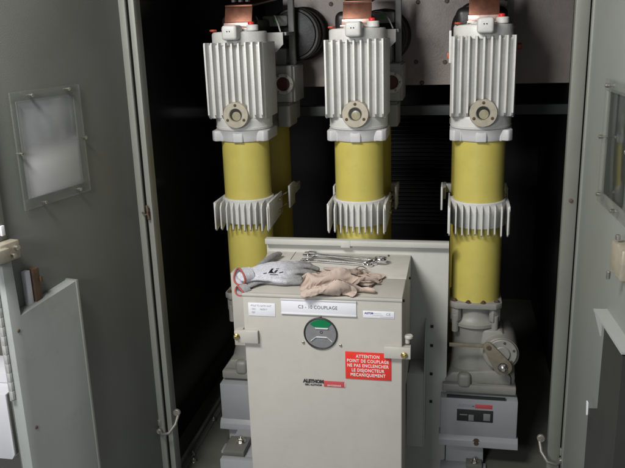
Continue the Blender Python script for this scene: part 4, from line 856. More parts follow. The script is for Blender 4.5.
-24,387,188,24,373,212,60,367,257,87,376,304,120,405,333,154,435,350,188,465,360,222,493,362,245,524,346,276,550,338,310,573,332,344,595,325,379,616,318,413,639,313,447,662,311,480,688,315,
515,710,316,551,731,310,588,749,305,-343,184,25,-317,204,28,-273,237,35,-242,267,50,-205,316,58,-258,292,24,-232,341,12,-148,416,-2,-116,464,34,-112,472,100,-104,389,90,-78,423,119,-61,460,157,
-24,463,192,20,448,207,65,440,231,105,409,236,148,405,259,189,409,283,229,421,303,266,442,313,302,466,317,337,489,315,372,512,309,407,534,301,440,558,293,472,584,288,503,614,288,532,647,292,
560,679,290,587,710,285,614,740,275,-370,144,72,-312,167,70,-273,209,78,-244,255,93,-196,286,76,-221,301,6,-148,378,9,-150,374,32,-146,397,71,-144,392,121,-105,360,129,-43,360,122,-27,398,112,
8,430,128,49,447,138,82,465,169,115,476,197,155,475,210,198,471,219,236,453,217,275,465,222,296,500,227,331,519,222,369,531,212,406,543,203,442,561,197,479,580,196,516,604,205,551,630,218,
584,659,229,614,692,234,641,725,233,678,716,248,693,754,240,724,780,232,754,806,222,784,832,213,814,858,205,845,884,199,-377,88,89,-356,107,104,-316,138,112,-278,179,118,-245,212,81,-218,262,88,
-178,271,9,-118,293,37,-174,306,90,-178,335,119,-131,354,105,-78,319,104,-33,327,108,-18,357,140,28,369,125,68,386,131,99,414,131,130,444,130,163,469,131,200,488,137,240,494,140,280,498,137,
317,480,140,336,514,129,372,531,120,408,547,111,445,565,107,482,584,110,521,606,123,560,628,140,601,644,159,635,675,174,664,712,185,703,712,211,705,756,204,738,784,203,772,810,198,806,832,191,
840,854,185,874,877,179,909,899,176,947,913,177,982,933,174,1016,954,168,1054,970,165,1090,986,160,1125,1004,151,1160,1023,139,1186,1044,116,-383,41,104,-346,70,130,-304,98,136,-261,132,130,-235,159,86,
-224,209,56,-188,258,59,-169,262,19,-142,294,81,-157,315,127,-109,336,140,-62,328,134,-23,315,121,0,347,156,46,345,155,85,354,150,122,373,140,158,394,130,193,415,118,217,439,94,253,456,82,
291,468,72,330,476,68,369,471,78,400,492,62,435,509,52,471,528,46,508,548,49,543,576,59,579,605,72,616,633,92,654,660,114,671,661,161,694,707,159,732,736,178,767,766,190,800,797,198,
835,826,198,870,850,192,905,868,179,936,889,161,973,907,157,1010,924,156,1047,938,169,1083,954,162,1119,972,160,1154,991,149,1186,1011,131,1215,1034,108,1234,1056,73,-366,20,80,-347,23,100,-326,35,138,
-286,59,148,-250,87,122,-204,128,105,-190,168,60,-178,219,90,-156,225,45,-150,257,95,-125,304,91,-94,300,121,-57,302,130,-13,309,143,18,330,126,51,350,118,90,362,110,131,370,104,170,380,97,
208,392,86,245,408,79,280,422,66,319,430,62,355,440,45,393,450,39,431,461,32,468,475,26,503,482,46,540,501,39,575,528,37,607,561,37,644,590,54,680,614,82,705,628,128,720,682,124,
757,718,145,792,753,164,828,780,186,863,812,198,892,838,175,927,860,160,964,878,157,1002,896,154,1039,912,156,1074,927,170,1111,943,164,1144,961,149,1172,982,126,1195,1008,101,1230,1025,82,1254,1048,52,
-362,38,68,-326,45,99,-304,17,117,-267,24,141,-226,53,135,-206,83,92,-168,127,75,-155,178,103,-144,182,44,-114,225,61,-92,267,58,-58,294,68,-20,295,94,14,287,119,47,312,127,83,333,129,
122,348,125,161,358,117,200,370,106,236,382,93,272,394,76,303,407,54,342,414,51,382,424,48,421,434,42,460,447,40,497,454,24,533,456,44,570,472,48,606,495,52,636,520,26,640,538,72,
688,560,72,719,603,84,752,646,104,786,689,124,821,728,146,857,763,168,891,792,193,916,819,163,953,842,155,990,863,152,1028,882,151,1063,899,165,1099,916,158,1132,935,143,1154,959,120,1181,981,96,
1216,998,78,1247,1018,55,-343,28,66,-331,53,70,-315,20,86,-284,42,107,-256,11,110,-214,17,126,-182,54,120,-144,84,98,-120,130,124,-115,132,69,-88,179,78,-62,210,49,-29,242,41,5,269,48,
36,292,63,68,315,73,102,334,76,140,344,73,179,350,69,218,354,64,256,358,60,295,366,54,329,380,70,368,387,60,407,399,55,446,413,49,485,429,44,522,438,24,558,455,30,595,470,28,
632,472,43,671,496,41,978,825,174,1016,846,167,1054,862,158,1086,885,145,1118,906,130,1147,928,112,1176,950,92,1206,970,71,1235,990,46,-360,45,43,-309,34,50,-300,55,84,-268,31,82,-234,10,85,
-196,-3,100,-162,15,123,-131,46,132,-96,78,145,-83,82,98,-53,115,80,-21,146,65,13,175,55,48,202,49,82,230,55,114,254,68,139,272,94,175,288,105,212,304,111,250,318,112,290,324,104,
321,316,79,357,331,90,395,340,76,433,356,68,471,378,67,508,395,49,548,414,34,582,439,43,617,453,24,655,465,26,-346,82,46,-332,73,67,-292,69,46,-271,62,85,-240,37,75,-206,16,72,
-170,-1,79,-136,-7,103,-105,6,131,-78,26,161,-58,67,157,-25,94,145,12,102,121,42,134,121,80,141,101,118,160,89,155,180,89,189,201,96,225,218,106,258,234,122,285,252,147,323,264,145,
348,252,111,386,266,108,423,284,102,461,304,93,499,328,80,532,364,80,570,380,52,608,413,52,643,432,30,-381,112,64,-327,113,51,-282,101,59,-244,78,72,-212,49,74,-179,24,65,-141,10,73,
-105,-3,87,-74,16,105,-44,6,131,-22,22,163,4,48,183,36,71,184,72,92,180,110,107,169,148,109,151,187,123,147,207,152,167,248,153,162,287,163,165,322,180,174,359,196,177,364,233,189,
404,240,178,435,271,172,473,296,160,513,293,130,553,316,104,593,342,75,630,376,48,652,423,60,673,456,32,707,484,26,741,504,28,-401,66,39,-376,77,24,-326,77,21,-278,78,24,-232,76,34,
-190,64,51,-152,43,68,-115,24,76,-78,4,75,-41,11,93,-18,35,117,16,21,134,42,14,163,70,22,188,101,40,206,135,64,215,173,78,212,213,80,207,231,109,229,271,107,224,310,115,225,
346,134,233,357,169,250,382,203,255,420,224,247,459,235,228,492,271,219,533,275,187,575,295,154,616,320,116,655,351,77,677,396,44,702,438,25,733,470,37,768,488,24,806,498,26,846,509,34,
886,522,51,-398,24,76,-329,24,22,-282,29,32,-236,32,25,-186,32,25,-139,30,36,-96,28,50,-56,27,70,-19,31,87,13,42,110,41,43,140,75,20,146,106,13,168,137,15,193,164,23,222,
194,38,243,225,56,259,253,77,276,289,93,283,329,89,281,363,110,290,383,143,302,403,179,311,442,184,292,471,219,287,511,244,271,550,268,244,589,298,208,625,332,166,664,366,125,700,396,84,
727,413,38,759,448,27,794,471,35,832,482,25,864,490,49,904,501,36,948,507,46,990,494,64,1035,508,70,45,37,105,70,52,136,103,28,143,136,18,164,165,28,190,197,21,214,228,28,239,
260,47,253,281,52,288,306,69,314,340,85,325,377,101,334,386,138,349,425,143,339,457,172,339,495,182,316,534,200,292,572,224,260,610,254,222,650,297,190,683,325,138,718,354,92,752,396,69,
785,419,36,819,446,24,850,462,45,885,476,30,922,481,47,963,484,33,1007,486,37,1050,485,45,1094,486,49,1138,486,52,1180,485,52,104,67,114,131,57,146,167,37,153,198,27,179,228,23,206,
258,22,234,285,34,264,311,56,288,334,56,321,374,80,351,637,230,251,674,261,207,710,294,161,745,326,118,779,359,82,811,403,69,844,412,35,876,438,26,907,454,48,944,460,34,984,465,44,
1025,463,36,1068,462,37,1110,460,39,1152,460,36,1193,461,31,155,80,84,170,95,122,198,83,151,233,63,164,266,49,188,296,37,216,323,34,249,345,40,285,368,45,320,807,341,118,841,372,92,
864,411,78,897,404,50,934,420,40,969,434,54,1008,437,43,1048,438,36,1090,438,34,1131,438,34,1172,438,34,1212,438,24,227,120,82,242,132,120,268,121,153,299,104,178,334,84,198,364,70,228,
389,63,264,412,58,302,432,60,342,959,383,68,996,393,56,1035,399,47,1075,404,40,1115,406,36,1156,407,34,1197,408,31,298,138,46,302,166,78,317,173,118,337,168,158,363,152,191,397,132,214,
422,119,250,448,107,286,472,99,324,1144,365,56,1186,367,53,372,188,44,372,207,78,383,215,122,400,218,166,413,208,210,442,191,242,470,175,277,498,159,312,437,192,21,437,171,59,451,200,100,
468,226,130,460,253,166,489,234,198,517,208,228,542,191,265,569,169,300,431,213,23,454,250,50,482,276,76,507,275,115,536,266,150,564,245,183,591,218,214,617,194,250,512,226,56,526,261,42,
550,279,70,580,282,104,609,272,138,636,254,173,663,234,210,531,218,22,556,231,50,586,259,45,619,275,66,650,278,96,680,269,128,708,249,159,578,232,28,615,241,44,651,259,48,686,271,66,
719,276,91,748,270,120,778,261,154,606,215,24,643,234,34,680,249,43,716,262,55,752,272,71,786,277,93,818,272,121,671,209,30,708,231,41,744,250,52,781,266,64,816,276,81,700,173,27,
736,202,38,772,228,49,808,252,60,765,164,34,800,198,48]
SOFT_B = [
-98,1984,53,-138,1993,51,-177,2001,52,-216,2011,52,-257,2020,52,-304,2012,52,-338,1997,46,82,1936,62,44,1948,61,7,1957,61,-32,1966,60,-71,1974,61,-120,1962,63,-164,1966,60,-207,1967,55,-249,1971,61,
-292,1972,64,-335,1973,59,-365,1969,49,561,1764,81,522,1775,82,484,1788,82,446,1800,82,408,1806,85,286,1843,78,248,1861,77,214,1878,75,178,1895,73,142,1911,70,107,1924,66,60,1914,74,19,1918,70,
-23,1921,69,-66,1923,67,-109,1923,66,-152,1926,62,-195,1928,62,-238,1932,61,-280,1935,57,-322,1936,67,-376,1939,60,1274,1529,46,1238,1544,51,1200,1560,54,1163,1574,56,1125,1588,58,1087,1602,60,1049,1616,63,
1010,1629,65,972,1642,66,934,1654,68,895,1666,69,856,1678,70,817,1690,72,778,1702,74,739,1714,76,700,1725,78,661,1736,79,622,1747,79,458,1769,84,382,1808,84,344,1810,78,309,1830,79,263,1827,81,
224,1837,82,186,1847,72,147,1856,71,108,1864,63,69,1870,74,31,1879,58,-10,1884,53,-52,1888,49,-96,1890,47,-138,1892,45,-182,1894,46,-224,1896,48,-266,1898,52,-309,1901,59,-350,1903,68,-379,1907,60,
1330,1485,42,1295,1517,48,1251,1518,59,1212,1530,60,1173,1542,61,1134,1552,60,1095,1563,60,1056,1574,59,1016,1584,59,977,1595,59,938,1605,59,898,1614,59,858,1624,60,818,1634,60,778,1643,62,739,1653,63,
699,1662,66,660,1670,70,621,1678,80,581,1686,79,542,1696,76,502,1706,76,463,1716,76,425,1727,72,386,1740,67,348,1753,66,309,1765,68,271,1776,73,230,1786,77,192,1798,81,155,1808,69,116,1818,64,
77,1826,70,40,1836,55,1,1843,48,-41,1848,46,-83,1851,45,-125,1854,49,-167,1860,57,-209,1860,55,-250,1864,63,-291,1868,68,-342,1857,70,-365,1876,66,1325,1462,66,1298,1468,66,1258,1478,62,1219,1488,52,
1178,1496,56,1138,1505,65,1098,1513,59,1058,1522,56,1019,1531,54,979,1541,52,940,1551,51,900,1560,50,860,1569,52,820,1578,52,780,1588,54,741,1598,54,701,1607,58,662,1615,63,622,1623,71,584,1631,83,
545,1640,83,507,1650,71,468,1660,68,430,1672,65,391,1684,63,352,1696,61,314,1709,58,276,1722,57,237,1736,58,199,1748,63,161,1757,76,124,1768,66,85,1780,68,50,1791,52,11,1800,45,-30,1808,48,
-71,1812,51,-110,1819,60,-152,1825,66,-200,1812,70,-236,1822,69,-273,1833,70,-311,1844,70,1316,1430,58,1265,1438,57,1223,1445,50,1185,1453,69,1143,1456,64,1101,1462,62,1060,1469,60,1020,1477,56,981,1486,53,
941,1495,49,901,1504,47,861,1514,45,821,1523,43,782,1533,42,742,1543,45,703,1553,48,665,1560,60,626,1569,64,588,1578,76,550,1589,66,511,1595,78,472,1606,80,434,1618,82,396,1631,83,357,1644,83,
319,1657,81,280,1669,76,242,1681,71,206,1694,59,167,1707,58,130,1718,72,93,1731,68,58,1744,51,19,1756,51,-17,1770,65,-66,1761,69,-100,1774,70,-136,1787,69,-172,1800,68,1302,1394,51,1272,1396,52,
1227,1401,49,1190,1407,74,1148,1412,83,1105,1420,88,1064,1428,90,1023,1434,87,983,1443,84,943,1452,81,903,1459,76,863,1467,71,824,1474,66,784,1482,59,746,1490,49,707,1501,47,668,1512,48,631,1519,62,
592,1528,70,555,1540,58,516,1550,55,478,1562,55,439,1573,58,401,1583,64,363,1593,70,325,1604,72,288,1616,72,250,1628,68,212,1641,65,175,1657,71,138,1670,58,100,1683,63,54,1681,56,23,1706,63,
-8,1727,68,-40,1746,70,1286,1354,47,1231,1358,48,1193,1362,72,1149,1369,66,1106,1376,67,1064,1384,70,1026,1384,89,986,1393,80,946,1402,78,907,1410,87,868,1417,79,828,1427,81,790,1435,70,751,1444,64,
712,1455,58,674,1466,53,636,1477,48,599,1485,64,561,1497,57,523,1508,64,484,1521,68,446,1530,57,412,1540,75,374,1552,86,336,1565,95,298,1577,98,258,1589,96,220,1601,92,183,1608,75,146,1623,66,
108,1637,57,80,1648,54,1268,1313,46,1236,1314,47,1196,1318,69,1152,1325,63,1109,1332,71,1067,1340,79,1028,1346,64,992,1346,83,952,1355,77,914,1364,90,874,1372,90,835,1382,89,796,1393,88,758,1404,84,
720,1416,78,682,1428,72,644,1438,61,606,1448,50,568,1458,61,530,1470,56,492,1483,60,455,1494,72,417,1503,62,379,1518,66,342,1533,70,306,1537,89,268,1548,97,229,1560,100,190,1574,102,154,1593,98,
116,1606,86,78,1616,70,38,1611,52,-5,1618,55,-46,1625,57,-86,1633,56,-125,1642,55,-164,1650,54,-204,1659,52,-243,1669,47,-282,1677,48,-322,1686,48,-361,1695,48,-400,1705,49,-439,1716,50,-478,1727,50,
-516,1739,48,-554,1752,46,-592,1756,44,1250,1272,44,1200,1276,65,1156,1283,65,1113,1291,61,1071,1299,68,1030,1307,78,994,1313,56,959,1312,77,920,1320,87,883,1332,74,844,1344,70,806,1357,67,767,1364,77,
732,1379,65,692,1390,66,654,1401,70,615,1411,60,577,1422,51,539,1433,57,500,1445,58,462,1458,58,426,1468,76,389,1483,81,352,1498,85,315,1505,69,277,1520,71,240,1535,73,202,1548,76,162,1558,81,
124,1568,95,94,1579,68,54,1586,59,13,1593,59,-28,1600,64,-69,1607,64,-110,1614,63,-150,1620,54,-190,1627,48,-230,1635,45,-270,1643,53,-310,1651,57,-351,1659,59,-392,1666,58,-432,1673,53,-472,1682,53,
-511,1692,54,-550,1704,57,-587,1719,58,-629,1744,45,-653,1728,46,1233,1231,48,1204,1234,60,1161,1242,59,1119,1250,61,1078,1259,71,1036,1267,71,995,1277,75,963,1281,49,924,1292,57,889,1292,77,851,1305,82,
814,1321,85,779,1327,65,742,1341,58,704,1353,71,664,1364,74,624,1374,69,586,1384,60,547,1394,50,508,1405,52,470,1416,58,432,1429,56,395,1443,64,357,1458,69,324,1468,90,287,1487,94,249,1501,93,
211,1510,84,177,1526,99,136,1531,96,105,1543,70,64,1551,71,26,1557,56,-16,1564,58,-57,1570,65,-99,1577,62,-140,1583,65,-181,1590,62,-222,1597,57,-262,1602,46,-302,1611,44,-343,1617,53,-384,1623,58,
-425,1630,61,-465,1638,62,-505,1648,64,-544,1659,64,-583,1671,64,-620,1686,64,-670,1706,45,1218,1192,52,1168,1202,58,1127,1211,65,1086,1220,67,1046,1230,80,1005,1239,84,973,1244,57,933,1253,60,895,1264,49,
857,1275,57,820,1287,65,785,1294,86,748,1307,75,711,1317,57,674,1326,76,635,1337,63,593,1344,66,554,1352,54,516,1363,64,477,1370,56,438,1381,60,400,1394,59,362,1408,62,325,1425,65,289,1441,78,
256,1454,98,219,1470,104,180,1483,101,151,1497,77,112,1503,69,72,1513,78,32,1520,67,-7,1526,52,-48,1532,56,-90,1538,64,-131,1544,59,-172,1550,62,-214,1557,64,-255,1564,62,-296,1571,57,-335,1576,44,
-376,1584,43,-417,1591,44,-458,1600,45,-498,1608,46,-537,1618,47,-576,1630,50,-614,1641,54,-652,1654,61,-687,1666,50,1203,1156,54,1176,1162,60,1135,1172,66,1096,1182,71,1054,1192,74,1014,1204,70,974,1212,80,
944,1216,52,904,1226,53,870,1240,69,834,1254,80,794,1258,72,755,1269,82,724,1281,56,685,1289,74,644,1298,59,602,1304,70,560,1309,57,524,1319,77,483,1324,73,444,1329,63,405,1340,63,366,1353,62,
329,1369,62,292,1386,65,258,1401,82,223,1416,99,190,1435,86,155,1450,73,117,1460,83,77,1468,82,37,1477,75,-1,1484,55,-40,1492,68,-82,1496,60,-123,1502,59,-165,1508,58,-206,1515,58,-248,1522,59,
-288,1529,62,-329,1538,62,-368,1544,50,-408,1553,56,-448,1562,59,-488,1572,61,-528,1580,60,-567,1589,54,-604,1602,62,-644,1612,61,-688,1624,52,1191,1122,56,1144,1134,60,1104,1145,63,1064,1156,64,1024,1166,66,
988,1177,86,956,1181,62,917,1193,69,877,1202,68,841,1216,80,807,1230,96,767,1232,84,737,1244,55,696,1251,72,653,1260,54,611,1264,74,566,1266,63,533,1276,90,490,1276,83,449,1280,80,409,1286,72,
370,1296,67,332,1310,64,295,1326,62,258,1344,64,224,1360,82,187,1377,89,150,1397,86,119,1410,64,82,1423,61,42,1432,61,2,1438,59,-35,1446,75,-76,1454,78,-117,1459,71,-158,1465,68,-200,1472,64,
-240,1479,62,-281,1487,60,-321,1496,60,-360,1506,65,-399,1514,56,-439,1524,61,-478,1533,58,-517,1543,64,-556,1553,65,-596,1563,63,-640,1562,52,-670,1587,52,1178,1090,56,1154,1097,66,1115,1109,71,1075,1119,69,
1035,1129,65,1005,1142,91,968,1146,73,929,1158,79,890,1166,78,854,1180,90,816,1192,98,791,1207,67,750,1208,53,704,1214,68,662,1222,49,621,1224,76,572,1225,72,528,1232,86,495,1242,116,454,1236,102,
414,1238,94,374,1244,86,336,1254,78,298,1267,72,260,1283,66,223,1300,64,188,1320,66,151,1339,68,114,1354,70,79,1372,77,47,1392,94,7,1397,90,-33,1397,76,-72,1407,88,-112,1416,89,-152,1424,88,
-201,1416,94,-239,1428,89,-276,1440,84,-314,1452,77,-352,1462,70,-390,1474,64,-428,1486,60,-466,1500,59,-504,1512,58,-542,1526,57,-580,1539,55,-618,1552,53,1166,1058,54,1124,1072,74,1086,1082,66,1046,1092,64,
1016,1105,90,976,1116,96,939,1120,78,902,1132,91,864,1144,97,825,1154,98,800,1169,67,758,1180,78,714,1177,60,667,1184,51,617,1192,54,581,1188,88,538,1197,109,492,1197,116,457,1209,140,418,1200,125,
378,1200,114,339,1206,104,301,1216,96,263,1229,87,230,1251,96,195,1272,100,160,1293,105,124,1312,109,88,1329,113,50,1342,118,11,1354,118,-43,1348,103,-64,1368,91,-102,1382,92,-140,1394,93,-179,1408,94,
1154,1027,52,1130,1035,62,1095,1047,79,1058,1055,64,1026,1067,86,988,1079,100,948,1089,100,911,1094,86,874,1106,98,835,1117,96,808,1132,67,766,1142,76,720,1150,87,671,1153,74,623,1153,54,572,1159,62,
530,1162,90,503,1159,131,463,1167,152,422,1175,163,382,1169,149,343,1180,145,305,1181,131,267,1189,119,230,1200,108,193,1218,100,158,1239,96,122,1259,98,87,1275,111,50,1290,116,12,1303,121,-22,1317,136,
-57,1319,112,-97,1324,108,-136,1314,106,-174,1328,105,-203,1356,101,-238,1376,94,-273,1394,87,-309,1410,78,-346,1424,69,1143,995,49,1101,1010,65,1066,1022,83,1028,1032,69,1000,1041,98,962,1054,86,924,1059,98,
884,1068,98,845,1079,93,815,1093,68,778,1107,88,731,1113,91,685,1117,68,634,1117,62,582,1124,76,529,1125,74,494,1126,110,466,1126,148,430,1135,173,390,1144,183,350,1152,178,311,1161,171,274,1171,161,
237,1182,150,200,1195,140,162,1206,130,125,1217,120,88,1226,106,52,1242,116,16,1256,126,-20,1271,137,-53,1287,154,-90,1288,138,-122,1312,146,-158,1328,140,-194,1345,132,-230,1361,122,-266,1376,109,-302,1390,94,
-370,1430,68,-408,1443,64,-448,1455,62,-486,1467,61,-525,1480,60,-563,1493,60,-601,1506,60,-638,1521,61,-675,1535,63,1133,962,46,1109,971,57,1076,983,78,1037,996,86,999,1007,75,969,1017,102,936,1026,79,
900,1044,71,862,1055,68,820,1055,69,789,1070,95,742,1076,93,699,1081,68,646,1082,70,593,1087,82,541,1088,71,495,1090,94,464,1091,131,426,1099,156,399,1106,188,358,1114,190,319,1123,182,281,1133,173,
244,1143,160,208,1154,146,176,1167,124,137,1176,118,98,1186,118,61,1201,126,25,1216,136,-11,1231,146,-44,1248,163,-82,1262,169,-119,1276,165,-155,1293,156,-191,1308,144,-226,1323,130,-262,1338,117,-299,1353,104,
-336,1367,92,-370,1377,68,-410,1390,66,-447,1404,54,-486,1418,54,-524,1433,56,-561,1449,57,-598,1466,59,-634,1484,66,-671,1500,70,-707,1537,66,-742,1529,62,1123,928,44,1084,943,69,1046,959,67,1010,968,85,
970,981,82,938,993,104,902,1007,89,872,1016,64,839,1024,88,798,1032,101,754,1038,94,711,1044,70,660,1048,84,606,1050,88,554,1051,71,505,1054,86,463,1057,112,430,1062,144,409,1069,181,369,1077,190,
332,1086,178,296,1098,164,264,1112,145,227,1124,131,187,1129,125,148,1140,127,110,1152,132,72,1166,137,39,1183,152,2,1198,163,-35,1211,170,-74,1224,166,-111,1239,159,-147,1256,149,-176,1276,128,-209,1295,111,
-245,1310,97,-284,1323,84,-324,1334,74,-367,1338,76,-407,1350,66,-444,1363,52,-483,1376,56,-521,1390,58,-559,1406,60,-596,1422,62,-632,1440,64,-668,1458,63,-706,1474,67,-741,1492,67,-776,1505,58,1112,892,44,
1087,903,51,1053,916,70,1016,933,60,982,939,82,944,952,94,907,967,102,876,977,78,839,988,69,801,1005,72,763,1000,94,720,1006,73,668,1013,72,619,1014,92,569,1015,72,518,1017,81,474,1020,105,
440,1026,135,420,1033,172,381,1040,184,352,1057,162,314,1068,149,276,1076,138,236,1086,133,200,1099,146,162,1111,150,124,1122,153,85,1133,156,47,1146,160,10,1160,163,-28,1174,160,-60,1194,145,-96,1210,136,
-133,1225,128,-172,1237,123,-203,1256,102,-232,1276,79,-271,1289,66,-313,1299,57,-356,1306,54,-399,1313,51,-441,1321,49,-481,1334,52,-519,1348,53,-557,1363,54,-594,1380,54,-630,1397,54,-667,1415,55,-703,1433,56,
-738,1450,58,-775,1466,62,1102,854,46,1058,874,54,1022,888,68,987,904,53,950,919,63,913,932,73,878,935,94,842,954,93,802,967,90,767,971,67,723,967,83,676,975,66,632,978,93,583,979,74,
532,981,78,487,984,98,452,990,126,431,997,163,393,1005,178,361,1019,159,322,1031,161,283,1042,156,244,1050,149,205,1058,142,167,1072,135,131,1088,129,97,1109,122,59,1123,125,21,1137,129,-18,1138,140,
-54,1154,134,-90,1170,127,-127,1186,118,-163,1201,106,-188,1224,82,-224,1238,65,-265,1249,57,-308,1258,54,-349,1267,65,-392,1276,70,-434,1286,72,-474,1298,73,-514,1311,73,-552,1325,72,-590,1340,71,-627,1356,69,
-664,1373,67,-700,1391,65,-735,1410,62,-772,1427,56,-807,1441,54,1091,815,50,1066,827,48,1029,842,61,991,858,64,956,874,48,920,890,53,882,904,58,845,917,66,806,927,73,766,932,84,729,935,58,
682,936,63,643,940,93,595,942,76,545,944,76,500,948,91,464,954,118,442,962,154,405,969,168,367,980,162,330,993,151,294,1007,137,261,1025,119,222,1037,109,183,1048,100,144,1061,94,106,1074,90,
68,1089,91,31,1106,93,-7,1109,106,-31,1141,96,-66,1161,89,-104,1169,71,-145,1171,63,-186,1174,55,-227,1182,55,-269,1191,56,-311,1200,56,-354,1208,55,-396,1218,56,-438,1228,56,-470,1257,65,-510,1270,63,
-548,1284,62,-586,1300,61,-623,1316,60,-660,1332,58,-696,1350,57,-732,1368,57,-768,1386,53,-803,1400,55,1080,775,56,1036,794,50,999,808,63,963,824,50,928,841,62,891,856,70,853,869,76,814,880,79,
773,887,79,735,892,60,690,895,66,652,900,92,606,904,79,558,908,75,513,912,85,478,918,111,454,926,144,416,933,157,381,948,144,348,966,126,311,979,110,272,990,96,231,999,86,190,1008,78,
150,1018,71,111,1030,66,73,1044,63,36,1062,62,0,1081,62,-37,1098,67,-70,1111,88,-99,1131,71,-497,1249,50,-536,1262,49,-574,1275,49,-613,1288,50,-651,1302,51,-688,1318,53,-726,1333,55,-763,1348,56,
1066,735,58,1044,748,70,1006,758,57,968,772,54,931,789,51,894,807,50,857,823,52,819,836,55,780,844,57,738,847,60,696,852,70,658,859,92,614,864,80,570,870,74,526,876,79,494,883,106,
464,889,133,426,897,144,397,917,123,362,932,106,322,941,92,280,948,80,237,955,72,194,962,66,153,969,62,112,979,58,73,991,58,36,1006,60,0,1025,63,-37,1043,66,-72,1059,80,-103,1100,70,
-142,1099,76,-182,1097,77,-223,1094,76,1054,695,64,1013,714,82,976,729,81,938,745,80,900,760,78,862,771,68,826,787,77,788,799,82,748,808,87,706,812,91,663,816,92,622,824,80,580,832,73,
539,840,76,502,847,92,474,853,120,436,860,133,407,879,109,370,892,91,327,898,83,284,904,76,240,909,67,198,914,59,155,920,58,113,928,56,74,938,57,36,951,66,0,968,69,-36,987,71,
-73,1004,73,-107,1023,62,-144,1039,60,-180,1050,75,-219,1062,84,-255,1091,76,-296,1088,74,-338,1086,72,-380,1084,69,1039,656,66,1019,666,82,981,680,79,942,693,77,905,707,75,868,720,87,830,734,88,
791,746,86,752,758,83,712,767,79,672,776,76,631,784,72,591,794,70,551,803,70,516,810,89,481,816,107,444,822,122,412,838,98,372,850,84,329,856,94,284,859,83,240,864,78,200,867,57,
157,872,59,115,880,62,76,890,70,36,899,62,-1,914,62,-36,933,60,-72,952,58,-108,971,56,-145,988,56,-182,1003,56,-219,1016,66,-256,1025,81,-294,1038,87,-334,1051,88,-374,1060,84,-411,1081,70,
-451,1081,65,-490,1083,61,-529,1086,60,1021,622,62,982,617,94,948,647,88,910,661,92,873,669,79,836,684,74,798,698,70,759,711,66,720,723,64,681,734,64,641,745,65,602,756,66,563,766,68,
523,776,72,484,785,80,444,794,91,403,797,106,373,806,75,331,810,93,285,816,96,240,820,87,205,822,60,162,828,68,120,834,72,78,843,76,39,854,79,1,868,81,-35,886,81,-70,907,81,
-106,926,80,-143,942,74,-180,956,66,-217,970,58,-255,985,60,-292,998,70,-330,1008,82,-367,1020,91,-406,1033,94,-444,1042,83,-483,1050,72,-522,1059,64,-560,1081,63,-598,1086,60,-636,1091,58,-676,1094,57,
959,621,96,920,630,96,880,640,96,843,653,96,806,668,96,768,682,96,731,696,96,693,708,95,656,714,91,614,727,88,573,735,87,533,737,79,493,745,91,452,752,102,408,753,98,374,762,72,
331,766,88,287,771,99,242,776,96,207,778,70,165,785,57,124,795,54,83,805,55,44,817,56,6,831,58,-32,846,60,-67,864,64,-102,883,72,-139,899,83,-176,913,72,-213,928,64,-250,943,62,
-288,957,60,-326,972,64,-363,984,73,-400,994,88,-436,1007,99,-475,1020,95,-513,1032,89,-551,1034,72,-589,1047,63,-628,1058,60,-668,1070,59,-708,1088,58,622,699,92,588,682,85,542,699,96,497,702,96,
454,706,100,416,712,78,373,716,70,328,723,74,288,728,91,246,734,104,210,738,82,154,751,70,130,754,58,89,764,58,51,779,58,13,798,59,-26,806,62,-64,816,69,-98,830,82,-132,860,86,
-170,874,81,-207,889,73,-244,906,76,-280,923,76,-319,933,66,-357,947,63,-395,961,68,-432,974,79,-466,982,98,-504,995,88,-542,1007,96,-581,1018,88,-620,1025,76,-660,1034,69,-700,1044,65,-749,1069,64,
542,658,74,500,654,92,454,656,98,415,663,82,373,672,89,330,680,86,288,687,78,248,696,86,209,702,103,176,707,78,136,719,70,104,726,63,-127,832,80,-165,841,81,-202,852,82,-240,862,83,
-276,873,85,-311,901,84,-350,912,78,-388,923,68,-426,937,68,-462,953,75,-498,958,96,-536,970,86,-574,980,98,-614,993,100,-654,1002,92,-694,1009,82,-734,1019,77,-778,1033,78,488,642,63,454,610,58,
413,614,84,373,625,91,333,637,97,293,646,87,253,656,80,214,668,85,178,676,101,146,681,76,110,694,59,72,708,52,-305,873,82,-343,880,80,-380,888,81,-419,894,83,-457,901,85,-494,924,77,
-531,930,92,-570,942,84,-610,953,92,-648,962,104,-690,974,104,-731,983,98,-789,988,94,410,586,50,372,592,62,334,601,76,300,608,96,262,619,86,224,631,81,185,642,83,148,650,98,113,661,82,
79,669,61,39,688,48,-486,897,79,-526,900,79,-566,903,83,-609,906,89,-651,906,96,-687,931,108,-728,942,110,-777,945,108,372,567,53,346,556,66,305,574,76,270,582,96,233,592,84,194,603,78,
155,613,78,118,619,93,80,632,86,45,639,67,3,664,50,-24,646,43,-679,908,101,-722,908,109,-755,921,111,310,543,66,274,546,78,239,552,98,201,559,84,162,568,73,123,577,71,85,584,85,
46,595,88,10,606,80,-25,614,61,-61,614,43,240,502,80,202,514,101,162,523,95,127,526,75,88,535,65,49,546,70,11,554,80,-28,566,82,-61,571,59,-100,581,48,200,474,89,166,448,98,
124,480,102,89,483,82,52,491,66,13,503,62,-25,514,66,-62,522,80,-100,536,76,-141,548,56,126,421,107,85,436,110,48,446,96,15,450,74,-22,461,63,-61,474,61,-99,486,66,-136,495,80,
-180,517,65,-211,502,68,86,396,112,53,379,115,12,407,104,-22,414,84,-58,424,68,-96,437,65,-134,449,68,-170,458,82,-209,470,83,-245,478,74,18,360,114,-22,375,110,-58,386,94,-90,392,72,
-128,406,69,-167,418,68,-205,430,73,-242,442,82,-266,450,73,-16,346,108,-45,336,102,-86,357,92,-121,366,74,-159,379,75,-198,392,77,-235,404,78,-275,420,67,-73,322,86,-114,330,86,-152,342,80,
